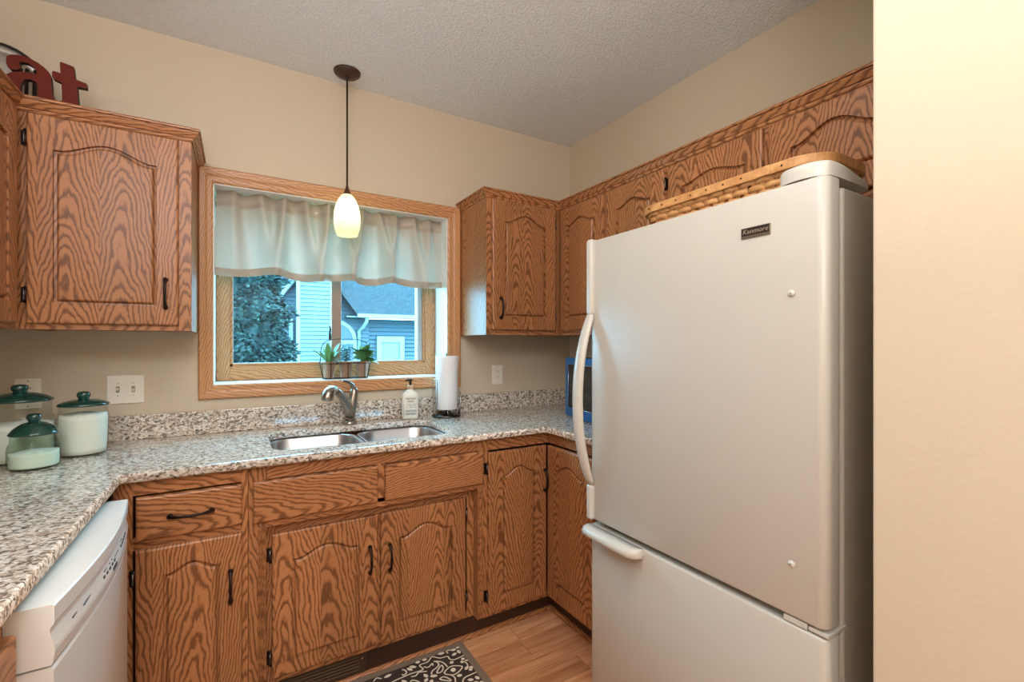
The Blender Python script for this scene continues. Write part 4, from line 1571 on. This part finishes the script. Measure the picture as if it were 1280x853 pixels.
obj('label_print', b, M['dark_ink'], bd)
b = B()
for k, (z, w, h) in enumerate(((0.991, 0.052, 0.0022), (0.984, 0.046, 0.0018), (0.977, 0.05, 0.0018))):
    for j in range(9):
        if (j * 7 + k * 3) % 5 == 0:
            continue
        p = lo_(0.004 - w / 2 + w * (j + 0.5) / 9, z)
        b.box(p.x - w / 22, p.x + w / 22, p.y - 0.0003, p.y + 0.0003, z - h / 2, z + h / 2)
for j in range(9):
    p = lo_(-0.0315, 0.935 + j * 0.007)
    b.box(p.x - 0.001, p.x + 0.001, p.y - 0.0003, p.y + 0.0003, 0.9325 + j * 0.007, 0.9375 + j * 0.007)
obj('fine_print', b, M['ink'], bd)

# ------------------------------------------------------------------ paper towels
tx, ty = -0.905, -0.104
hd = thing('paper_towel_holder', 'chrome wire paper towel holder on a round dark base right of the sink', 'paper towel holder', (tx, ty, 0.914))
obj('base', B().lathe([(0.0, 0.9145), (0.074, 0.9145), (0.0765, 0.918), (0.075, 0.924), (0.066, 0.9275), (0.0, 0.9285)], (tx, ty, 0), 40), plain('dark_steel_base', lin(96, 92, 88), 0.25, 1.0), hd)
b = B()
b.tube([(tx, ty, 0.928), (tx, ty, 1.245)], 0.0045, 8)
b.lathe([(0.0, 1.252), (0.006, 1.249), (0.008, 1.244), (0.004, 1.240)], (tx, ty, 0), 12)
obj('post', b, M['chrome'], hd)
b = B()
for sg in (-1, 1):
    b.tube([(tx + sg * 0.014, ty - 0.05, 0.927), (tx + sg * 0.014, ty - 0.05, 0.952)], 0.0025, 8)
b.tube([(tx - 0.05, ty, 0.952), (tx + 0.05, ty, 0.952)], 0.0022, 8)
b.tube([(tx, ty - 0.052, 0.952), (tx, ty + 0.05, 0.952)], 0.0022, 8)
b.tube([(tx - 0.07, ty, 0.925), (tx - 0.077, ty - 0.004, 0.96), (tx - 0.078, ty - 0.004, 1.10), (tx - 0.074, ty - 0.004, 1.112), (tx - 0.066, ty - 0.03, 1.114), (tx - 0.064, ty - 0.032, 1.10), (tx - 0.066, ty - 0.03, 0.96), (tx - 0.062, ty - 0.028, 0.926)], 0.0026, 8)
b.tube([(tx + 0.07, ty, 0.925), (tx + 0.078, ty, 0.96), (tx + 0.078, ty, 1.03), (tx + 0.074, ty, 1.042), (tx + 0.066, ty - 0.03, 1.04), (tx + 0.066, ty - 0.03, 0.96), (tx + 0.062, ty - 0.028, 0.926)], 0.0026, 8)
obj('wire_arms', b, M['chrome'], hd)
rl = thing('paper_towel_roll', 'white paper towel roll with a loose sheet edge on the chrome holder', 'paper towels', (tx, ty, 0.954))
b = B()
pr = []
n = 90
for k in range(n + 1):
    a = k / n * 2 * PI * 1.06 - 0.6
    r = 0.0530 + 0.0035 * (k / n)
    pr.append((a, r))
rows = []
for z, e in ((0.9545, -0.002), (0.957, 0), (1.05, 0.0005), (1.15, 0.001), (1.231, 0.002), (1.2335, 0.0)):
    row = []
    for k, (a, r) in enumerate(pr):
        q = max(0, (k / n - 0.93) / 0.07)
        rr2 = r + e + q * 0.007 * (z - 0.95) / 0.28
        row.append((tx + rr2 * math.cos(a), ty + rr2 * math.sin(a), z))
    rows.append(row)
b.grid(rows)
for z in (0.955, 1.233):
    ra = [(tx + 0.0195 * math.cos(a), ty + 0.0195 * math.sin(a), z) for a, r in pr[:86]]
    rb = [(tx + 0.053 * math.cos(a), ty + 0.053 * math.sin(a), z) for a, r in pr[:86]]
    b.grid([ra, rb])
obj('sheets', b, M['paper'], rl, smooth=True)
obj('core', B().lathe([(0.0195, 0.9545), (0.0195, 1.2335), (0.018, 1.2335), (0.018, 0.9545)], (tx, ty, 0), 24), plain('cardboard_core', lin(176, 146, 112), 0.8), rl)

# ------------------------------------------------------------------ herb caddy with three pots on the sill
cz = WZ0 + 0.0055
cy_ = 0.058
wc = thing('wire_caddy', 'dark wire caddy with a tall bail holding three small pots on the window sill', 'caddy', (-1.385, cy_, cz))
b = B()
ov = rr(-1.508, -1.262, cy_ - 0.036, cy_ + 0.036, 0.034, 8)
b.tube([(x, y, cz + 0.003) for x, y in rr(-1.492, -1.278, cy_ - 0.030, cy_ + 0.030, 0.028, 8)], 0.0024, 6, close=True)
b.tube([(x, y, cz + 0.076) for x, y in ov], 0.0014, 6, close=True)
for xx in (-1.508, -1.262):
    s = 1 if xx > -1.4 else -1
    b.tube([(xx - s * 0.016, cy_, cz + 0.003), (xx, cy_, cz + 0.076)], 0.0022, 6)
for k in range(3):
    xx = -1.464 + k * 0.082
    b.tube([(xx + 0.002, cy_ - 0.031, cz + 0.003), (xx + 0.002, cy_ - 0.0375, cz + 0.082)], 0.0018, 6)
pts = [(-1.508, cy_, cz + 0.076)]
for k in range(0, 25):
    a = PI - PI * k / 24
    xx = -1.385 + 0.118 * math.copysign(abs(math.cos(a)) ** 0.55, math.cos(a))
    zz = cz + 0.115 + 0.085 * math.sin(a) ** 0.6
    pts.append((xx, cy_ + 0.004, zz))
pts.append((-1.262, cy_, cz + 0.076))
b.tube(pts, 0.0019, 8)
obj('wire_frame', b, M['wire'], wc)


def leaf(b, base, dirv, L, W, bend, roll=0.0):
    """one bent, pointed leaf"""
    d = Vector(dirv).normalized()
    s = d.cross(Vector((0, 0, 1)))
    s = s.normalized() if s.length > 1e-4 else Vector((1, 0, 0))
    nrm = s.cross(d)
    rows = []
    for i in range(6):
        t = i / 5
        p = Vector(base) + d * L * t - Vector((0, 0, 1)) * bend * L * t * t
        w = W * math.sin(PI * (0.06 + 0.92 * t)) ** 0.8
        side = s * math.cos(roll) + nrm * math.sin(roll)
        rows.append([p - side * w + nrm * w * 0.25, p, p + side * w + nrm * w * 0.25])
    b.grid(rows)


labs = ['brown pot of long pointed green and grey leaves, left in the sill caddy',
        'brown pot of fine blue green sprigs, middle of the sill caddy',
        'brown pot of broad rounded green leaves, right in the sill caddy']
for k in range(3):
    xx = -1.464 + k * 0.082 - 0.003
    t = thing('potted_plant', labs[k], 'plant', (xx, cy_, cz), 'potted herbs in the caddy')
    o = obj('pot', B().lathe([(0.0, cz + 0.0058), (0.0225, cz + 0.0058), (0.0235, cz + 0.008), (0.0325, cz + 0.080), (0.0345, cz + 0.081), (0.0345, cz + 0.086), (0.031, cz + 0.086), (0.030, cz + 0.076)], (xx, cy_, 0), 28), M['pot'], t)
    obj('soil', B().lathe([(0.0305, cz + 0.074), (0.015, cz + 0.077), (0.0, cz + 0.077)], (xx, cy_, 0), 20), M['soil'], t)
    rnd = random.Random(11 + k)
    zt = cz + 0.078
    if k == 0:
        b = B()
        for q in range(15):
            a = rnd.uniform(0, 2 * PI)
            el = rnd.uniform(0.5, 1.3)
            leaf(b, (xx + 0.012 * math.cos(a), cy_ + 0.012 * math.sin(a), zt + rnd.uniform(0, 0.02)), (math.cos(a) * math.cos(el) - 0.25, math.sin(a) * math.cos(el) * 0.6, math.sin(el)), rnd.uniform(0.075, 0.125), rnd.uniform(0.014, 0.020), rnd.uniform(0.05, 0.35))
        obj('leaves', b, M['leaf'], t, smooth=True, recalc=False)
        b = B()
        for q in range(24):
            a = rnd.uniform(-1.2, 1.2)
            el = rnd.uniform(0.4, 1.35)
            leaf(b, (xx + 0.012, cy_, zt), (math.cos(a) * math.cos(el), math.sin(a) * math.cos(el) * 0.6, math.sin(el)), rnd.uniform(0.06, 0.10), 0.0036, rnd.uniform(0.1, 0.8))
        obj('grey_leaves', b, M['leaf2'], t, smooth=True, recalc=False)
    elif k == 1:
        b = B()
        for q in range(30):
            a = rnd.uniform(0, 2 * PI)
            r0 = rnd.uniform(0, 0.027)
            bx_, by_ = xx + r0 * math.cos(a), cy_ + r0 * math.sin(a)
            hh = rnd.uniform(0.06, 0.098)
            for w in range(12):
                z = zt + hh * (w + 0.5) / 12
                aa = w * 2.4 + q
                leaf(b, (bx_, by_, z), (math.cos(aa), math.sin(aa), 0.55), 0.0125, 0.0042, 0.1)
        obj('sprigs', b, M['leaf3'], t, smooth=True, recalc=False)
    else:
        b = B()
        for q in range(44):
            a = rnd.uniform(0, 2 * PI)
            el = rnd.uniform(0.15, 1.2)
            z = zt + rnd.uniform(0.0, 0.055)
            leaf(b, (xx + 0.01 * math.cos(a), cy_ + 0.01 * math.sin(a), z), (math.cos(a) * math.cos(el) + 0.12, math.sin(a) * math.cos(el) * 0.7, math.sin(el)), rnd.uniform(0.045, 0.080), rnd.uniform(0.014, 0.020), rnd.uniform(0.1, 0.5), rnd.uniform(-0.5, 0.5))
        obj('leaves', b, M['leaf'], t, smooth=True, recalc=False)

# ------------------------------------------------------------------ microwave in the right corner
mw = thing('microwave', 'blue countertop microwave with a dark glass door behind the refrigerator edge', 'microwave', (-0.351, -0.414, 0.914))
MR = Matrix.Translation((-0.351, -0.414, 0)) @ Matrix.Rotation(-0.20, 4, 'Z')
# local: x into the case, y along the face towards the camera is negative
b = B().box(0.016, 0.315, -0.455, 0.0, 0.925, 1.224, bev=0.004, mat=MR)
obj('case', b, plain('microwave_case', lin(40, 44, 52), 0.4, 0.3), mw)
b = B()
for (y0, y1, z0, z1) in ((-0.455, 0.0, 1.192, 1.226), (-0.455, 0.0, 0.921, 0.966), (-0.030, 0.0, 0.966, 1.192), (-0.455, -0.315, 0.966, 1.192)):
    b.box(0.0, 0.018, y0, y1, z0, z1, mat=MR)
fm = obj('door_frame', b, M['micro'], mw)
b = B().box(0.004, 0.017, -0.316, -0.028, 0.964, 1.194, mat=MR)
obj('door_glass', b, M['micro_glass'], fm)
b = B()
for q in ([(-0.0305, 0.968), (-0.3145, 0.968)], [(-0.0305, 0.968), (-0.0305, 1.19)], [(-0.0305, 1.19), (-0.3145, 1.19)]):
    b.tube([MR @ Vector((0.001, y, z)) for y, z in q], 0.0018, 6)
obj('door_trim', b, M['chrome'], fm)
for y in (-0.04, -0.41):
    for x in (0.05, 0.28):
        b = B().lathe([(0.0, 0.9145), (0.012, 0.9145), (0.012, 0.926), (0.0, 0.926)], tuple(MR @ Vector((x, y, 0))), 12)
        obj('foot', b, M['black'], mw)

# ------------------------------------------------------------------ rug with scroll pattern
RUG = [(1,[(0.309,0.085),(0.291,0.084),(0.254,0.082),(0.206,0.084),(0.209,0.054),(0.174,0.052),(0.148,0.033),(0.124,0.056),(0.093,0.063),(0.091,0.081),(0.077,0.095),(0.031,0.092)]),(1,[(0.031,0.206),(0.062,0.207),(0.082,0.209),(0.097,0.222),(0.099,0.239),(0.109,0.247)]),(1,[(0.187,0.127),(0.177,0.111),(0.158,0.103),(0.143,0.092),(0.141,0.075),(0.152,0.062),(0.131,0.075),(0.12,0.095),(0.117,0.12)]),(1,[(0.134,0.099),(0.134,0.117),(0.148,0.133),(0.165,0.131),(0.154,0.115),(0.134,0.099)]),(1,[(0.141,0.147),(0.121,0.13),(0.1,0.125),(0.078,0.136),(0.066,0.15),(0.085,0.166),(0.107,0.173),(0.124,0.167),(0.141,0.147)]),(3,[(0.114,0.144),(0.094,0.151)]),(1,[(0.124,0.167),(0.116,0.186),(0.121,0.207),(0.135,0.229)]),(1,[(0.192,0.174),(0.17,0.187),(0.152,0.203),(0.147,0.221)]),(1,[(0.168,0.167),(0.151,0.163),(0.137,0.183),(0.135,0.197),(0.155,0.182),(0.168,0.167)]),(2,[(0.101,0.106),(0.084,0.104)]),(2,[(0.105,0.186),(0.085,0.191)]),(2,[(0.066,0.038),(0.043,0.038)]),(2,[(0.041,0.048),(0.04,0.073)]),(2,[(0.074,0.069),(0.052,0.061)]),(2,[(0.035,0.028),(0.034,0.04)]),(1,[(0.083,0.047),(0.085,0.035),(0.076,0.03),(0.064,0.034)]),(2,[(0.122,0.03),(0.094,0.036)]),(2,[(0.052,0.107),(0.036,0.111)]),(2,[(0.062,0.122),(0.048,0.125)]),(2,[(0.039,0.128),(0.033,0.121)]),(2,[(0.063,0.172),(0.045,0.158)]),(2,[(0.052,0.181),(0.036,0.181)]),(2,[(0.041,0.163),(0.033,0.178)]),(1,[(0.048,0.125),(0.042,0.141),(0.045,0.158)]),(2,[(0.078,0.226),(0.058,0.236)]),(2,[(0.069,0.252),(0.047,0.256)]),(2,[(0.045,0.224),(0.038,0.245)]),(2,[(0.04,0.256),(0.036,0.277)]),(1,[(0.259,0.098),(0.242,0.102),(0.223,0.091),(0.196,0.102)]),(2,[(0.211,0.11),(0.205,0.134)]),(2,[(0.195,0.134),(0.169,0.145)]),(2,[(0.223,0.151),(0.207,0.139)]),(2,[(0.206,0.17),(0.194,0.154)]),(2,[(0.246,0.04),(0.224,0.058)]),(2,[(0.257,0.044),(0.243,0.067)]),(1,[(0.277,0.041),(0.268,0.052),(0.267,0.067),(0.279,0.075),(0.286,0.068)]),(1,[(0.197,0.071),(0.183,0.083),(0.162,0.07),(0.164,0.084)]),(1,[(0.273,0.13),(0.263,0.118),(0.246,0.132),(0.237,0.156)]),(2,[(0.295,0.098),(0.283,0.124)]),(2,[(0.219,0.033),(0.2,0.034)]),(2,[(0.19,0.032),(0.171,0.035)])]
RUG += [(1, [(0.31, 0.14), (0.33, 0.12), (0.355, 0.125), (0.36, 0.15), (0.34, 0.16)]), (2, [(0.33, 0.19), (0.36, 0.21)]), (1, [(0.30, 0.19), (0.32, 0.215), (0.35, 0.235), (0.38, 0.23)]), (1, [(0.309, 0.085), (0.36, 0.09), (0.40, 0.075)]), (2, [(0.32, 0.045), (0.35, 0.05)]), (1, [(0.36, 0.05), (0.375, 0.037), (0.39, 0.048)]), (2, [(0.385, 0.11), (0.38, 0.15)]), (2, [(0.28, 0.19), (0.26, 0.21)])]
RX, RY, RLX, RLY = -1.021, -0.548, 0.80, 0.54
rg = thing('rug', 'dark brown kitchen rug with cream scrollwork and a taupe border before the sink', 'rug', (RX - RLX / 2, RY - RLY / 2, 0))
b = B().box(RX - RLX, RX, RY - RLY, RY, 0.0005, 0.0075, bev=0.002)
obj('border', b, M['rug_taupe'], rg)
b = B().box(RX - RLX + 0.031, RX - 0.031, RY - RLY + 0.029, RY - 0.029, 0.006, 0.0082, bev=0.0005)
obj('field', b, M['rug_brown'], rg)


def crom(pts, k=6):
    P = [Vector((p[0], p[1], 0)) for p in pts]
    cl = (P[0] - P[-1]).length < 1e-6 and len(P) > 3
    out = []
    n = len(P)
    for i in range(n - 1):
        p1, p2 = P[i], P[i + 1]
        p0 = P[i - 1] if i > 0 else (P[-2] if cl else p1)
        p3 = P[i + 2] if i + 2 < n else (P[1] if cl else p2)
        for j in range(k):
            t = j / k
            out.append(0.5 * ((2 * p1) + (p2 - p0) * t + (2 * p0 - 5 * p1 + 4 * p2 - p3) * t * t + (3 * p1 - p0 - 3 * p2 + p3) * t ** 3))
    out.append(P[-1])
    return out


b = B()
for mx in (0, 1):
    for my in (0, 1):
        for w, pts in RUG:
            T = lambda p: (RX - (p.x if not mx else RLX - p.x), RY - (p.y if not my else RLY - p.y), 0.0086)
            if w == 1:
                c_ = crom(pts)
                hw = [0.0028] * len(c_)
            else:
                a_, e_ = Vector((*pts[0], 0)), Vector((*pts[-1], 0))
                c_ = [a_.lerp(e_, i / 10) for i in range(11)]
                hw = [(0.0075 if w == 2 else 0.0115) * math.sin(PI * (0.05 + 0.9 * i / 10)) ** 0.8 for i in range(11)]
            L_, R2 = [], []
            for i, p in enumerate(c_):
                d = c_[min(i + 1, len(c_) - 1)] - c_[max(i - 1, 0)]
                if d.length < 1e-7:
                    d = Vector((1, 0, 0))
                nn = Vector((-d.y, d.x, 0)).normalized() * hw[i]
                q1, q2 = p + nn, p - nn
                L_.append(T(q1))
                R2.append(T(q2))
            b.grid([L_, R2], None, False)
bmesh.ops.recalc_face_normals(b.bm, faces=b.bm.faces[:])
for f in b.bm.faces:
    if f.normal.z < 0:
        f.normal_flip()
o = obj('scroll_pattern', b, M['rug_cream'], rg, recalc=False)

# ------------------------------------------------------------------ outdoors: lawn, neighbour's house, spruce
struct('ground_outside', B().box(-14, 18, 0.26, 30, -0.9, -0.8), M['lawn'])


def siding(b, x0, x1, y, z0, z1, pitch=0.115, lap=0.034):
    """lapped boards facing -y"""
    n = int((z1 - z0) / pitch)
    for k in range(n):
        a, c = z0 + k * pitch, z0 + (k + 1) * pitch
        b.poly([(x0, y - lap, a), (x1, y - lap, a), (x1, y, c), (x0, y, c)])
        b.poly([(x0, y, a), (x0, y - lap, a), (x1, y - lap, a), (x1, y, a)][::-1])


hs = thing('neighbour_house', 'pale sided house with chimney chase and shingled wing seen through the window', 'house', (1.0, 13.0, -0.8))
# gable wall behind the chase (clipped to the gable with a stack of boards)
PKX, PKZ = 0.02, 3.70
b = B()
pitch = 0.115
k = 0
z = -0.8
lz = lambda x: PKZ - (PKX - x) * 1.40 if x < PKX else PKZ - (x - PKX) * 0.90
while z < 3.7:
    xl = max(-1.35, PKX - (PKZ - z) / 1.40)
    xr = min(1.62, PKX + (PKZ - z) / 0.90)
    if xr > xl:
        b.poly([(xl, 11.965, z), (xr, 11.965, z), (xr, 12.0, z + pitch), (xl, 12.0, z + pitch)])
        b.poly([(xl, 11.965, z), (xl, 12.0, z), (xr, 12.0, z), (xr, 11.965, z)])
    z += pitch
obj('gable_wall', b, M['siding2'], hs, recalc=False)
b = B()
siding(b, -0.40, 0.505, 11.3, -0.8, 4.6, 0.112, 0.034)
b.box(-0.39, 0.495, 11.31, 12.0, -0.8, 4.6)
obj('chimney_chase', b, M['siding'], hs, recalc=False)
b = B()
b.box(-0.47, -0.385, 11.26, 11.40, -0.8, 4.6)
b.box(0.49, 0.575, 11.26, 11.40, -0.8, 4.6)
# rakes
for (xa, za, xb, zb2) in ((-1.10, 2.17, PKX, 3.70), (1.56, 2.31, PKX, 3.70)):
    d = Vector((xb - xa, 0, zb2 - za)).normalized()
    nn = Vector((-d.z, 0, d.x))
    if nn.z < 0:
        nn = -nn
    P0, P1 = Vector((xa, 0, za)), Vector((xb, 0, zb2))
    q = [P0, P1, P1 + nn * 0.19, P0 + nn * 0.19]
    b.prism([(p.x, p.z) for p in q], 'y', 11.80, 11.97)
obj('corner_trim', b, M['trim_out'], hs)
# gutter and downspout
b = B()
b.box(1.19, 6.5, 11.52, 11.70, 2.09, 2.20)
b.tube([(1.47, 11.62, 2.12), (1.47, 11.64, 1.98), (1.40, 11.80, 1.80), (1.31, 11.90, 1.70), (1.31, 11.90, -0.7)], 0.055, 8)
obj('gutter', b, M['trim_out'], hs)
b = B()
siding(b, 0.9, 6.5, 12.06, -0.8, 2.16, 0.125, 0.055)
obj('wing_wall', b, M['siding2'], hs, recalc=False)
b = B()
b.box(0.9, 6.5, 11.66, 12.06, 2.10, 2.13)
obj('soffit', b, M['trim_out'], hs)
b = B()
b.poly([(1.15, 11.52, 2.20), (6.5, 11.52, 2.20), (6.5, 15.6, 4.9), (-0.4, 15.6, 4.9), (PKX, 12.4, 3.95), (PKX + 0.03, 11.72, 3.78)])
obj('roof', b, M['shingle'], hs, proj='y')
b = B()
b.poly([(-0.98, 11.75, 2.34), (PKX, 11.75, 3.80), (PKX, 15.6, 3.9), (-0.98, 15.6, 2.4)])
b.poly([(-6.0, 13.0, 2.0), (0.0, 13.0, 2.0), (0.0, 18.0, 6.5), (-6.0, 18.0, 6.5)])
b.box(-1.08, -0.80, 11.5, 12.0, 2.20, 2.32)
obj('roof', b, M['shingle'], hs, proj='y')


def quarter(b, cx, cz, r0, r1, y0, y1, sgn, n=14):
    pts = [(cx + sgn * r1 * math.cos(PI / 2 * i / n), cz + r1 * math.sin(PI / 2 * i / n)) for i in range(n + 1)]
    if r0 > 0:
        pts += [(cx + sgn * r0 * math.cos(PI / 2 * i / n), cz + r0 * math.sin(PI / 2 * i / n)) for i in range(n, -1, -1)]
    else:
        pts += [(cx, cz)]
    b.prism(pts, 'y', y0, y1)


for sgn, cx in ((-1, -0.50), (1, 0.62)):
    w = B()
    R1 = 0.62
    quarter(w, cx, 1.40, R1 - 0.11, R1, 11.90, 11.97, sgn)
    x0, x1 = (cx - R1, cx) if sgn < 0 else (cx, cx + R1)
    w.box(x0, x1, 11.90, 11.97, 1.30, 1.41)
    w.box(x0, x0 + 0.10, 11.90, 11.97, -0.2, 1.30)
    w.box(x1 - 0.10, x1, 11.90, 11.97, -0.2, 1.95 if sgn < 0 else 1.30)
    w.box(x0, x1, 11.90, 11.97, -0.3, -0.2)
    wf = obj('window', w, M['trim_out'], hs)
    g = B()
    quarter(g, cx, 1.41, 0, R1 - 0.10, 11.93, 11.95, sgn)
    g.box(x0 + 0.10, x1 - 0.10, 11.93, 11.95, -0.2, 1.30)
    obj('pane', g, M['win_out'], wf)
w = B()
w.box(1.86, 2.72, 11.93, 12.04, 1.36, 1.54)
w.box(1.86, 2.00, 11.93, 12.04, 0.2, 1.36)
w.box(2.58, 2.72, 11.93, 12.04, 0.2, 1.36)
w.box(2.00, 2.58, 11.93, 12.04, 0.2, 0.32)
wf = obj('window', w, M['trim_out'], hs)
obj('pane', B().box(2.00, 2.58, 11.98, 12.0, 0.32, 1.36), M['blind_out'], wf)

# spruce left of the house
TX, TY = -1.92, 5.6
tr = thing('spruce_tree', 'dense blue spruce outside the left window pane', 'tree', (TX, TY, -0.8))
obj('inner_foliage', B().lathe([(0.0, -0.55), (0.74, -0.5), (0.66, 0.5), (0.56, 1.5), (0.42, 2.5), (0.22, 4.0), (0.0, 5.2)], (TX, TY, 0), 24), M['needle'], tr)
obj('trunk', B().tube([(TX, TY, -0.8), (TX, TY, 2.0), (TX, TY, 5.6)], [0.11, 0.08, 0.02], 8), M['bark'], tr)
rnd = random.Random(5)
bm = bmesh.new()
B_ = B()
vs_new, fs_new = B_.bm.verts.new, B_.bm.faces.new
for k in range(13000):
    z = rnd.uniform(-0.5, 3.6)
    Rm = 1.02 * (1 - (z + 0.8) / 7.2) + 0.07 * math.sin(z * 11)
    a = rnd.uniform(0, 2 * PI)
    if math.sin(a) > 0.45 and rnd.random() < 0.85:
        continue
    lump = 0.10 * math.sin(a * 7 + z * 4) + 0.06 * math.sin(a * 13 - z * 9)
    r = Rm * rnd.uniform(0.72, 1.0) ** 0.7 + lump
    c0 = Vector((TX + r * math.cos(a), TY + r * math.sin(a), z - 0.12 * r))
    d = Vector((math.cos(a) + rnd.uniform(-0.6, 0.6), math.sin(a) + rnd.uniform(-0.6, 0.6), rnd.uniform(-0.35, 0.45))).normalized()
    L = rnd.uniform(0.055, 0.11)
    W = rnd.uniform(0.018, 0.034)
    s = d.orthogonal().normalized()
    t2 = d.cross(s)
    ring = [vs_new(c0 + d * L * 0.35 + (s * math.cos(2 * PI * j / 5) + t2 * math.sin(2 * PI * j / 5)) * W) for j in range(5)]
    tip = vs_new(c0 + d * L)
    bas = vs_new(c0 - d * L * 0.25)
    for j in range(5):
        fs_new((ring[j], ring[(j + 1) % 5], tip))
        fs_new((ring[(j + 1) % 5], ring[j], bas))
bm.free()
obj('foliage', B_, M['needle'], tr, recalc=False)
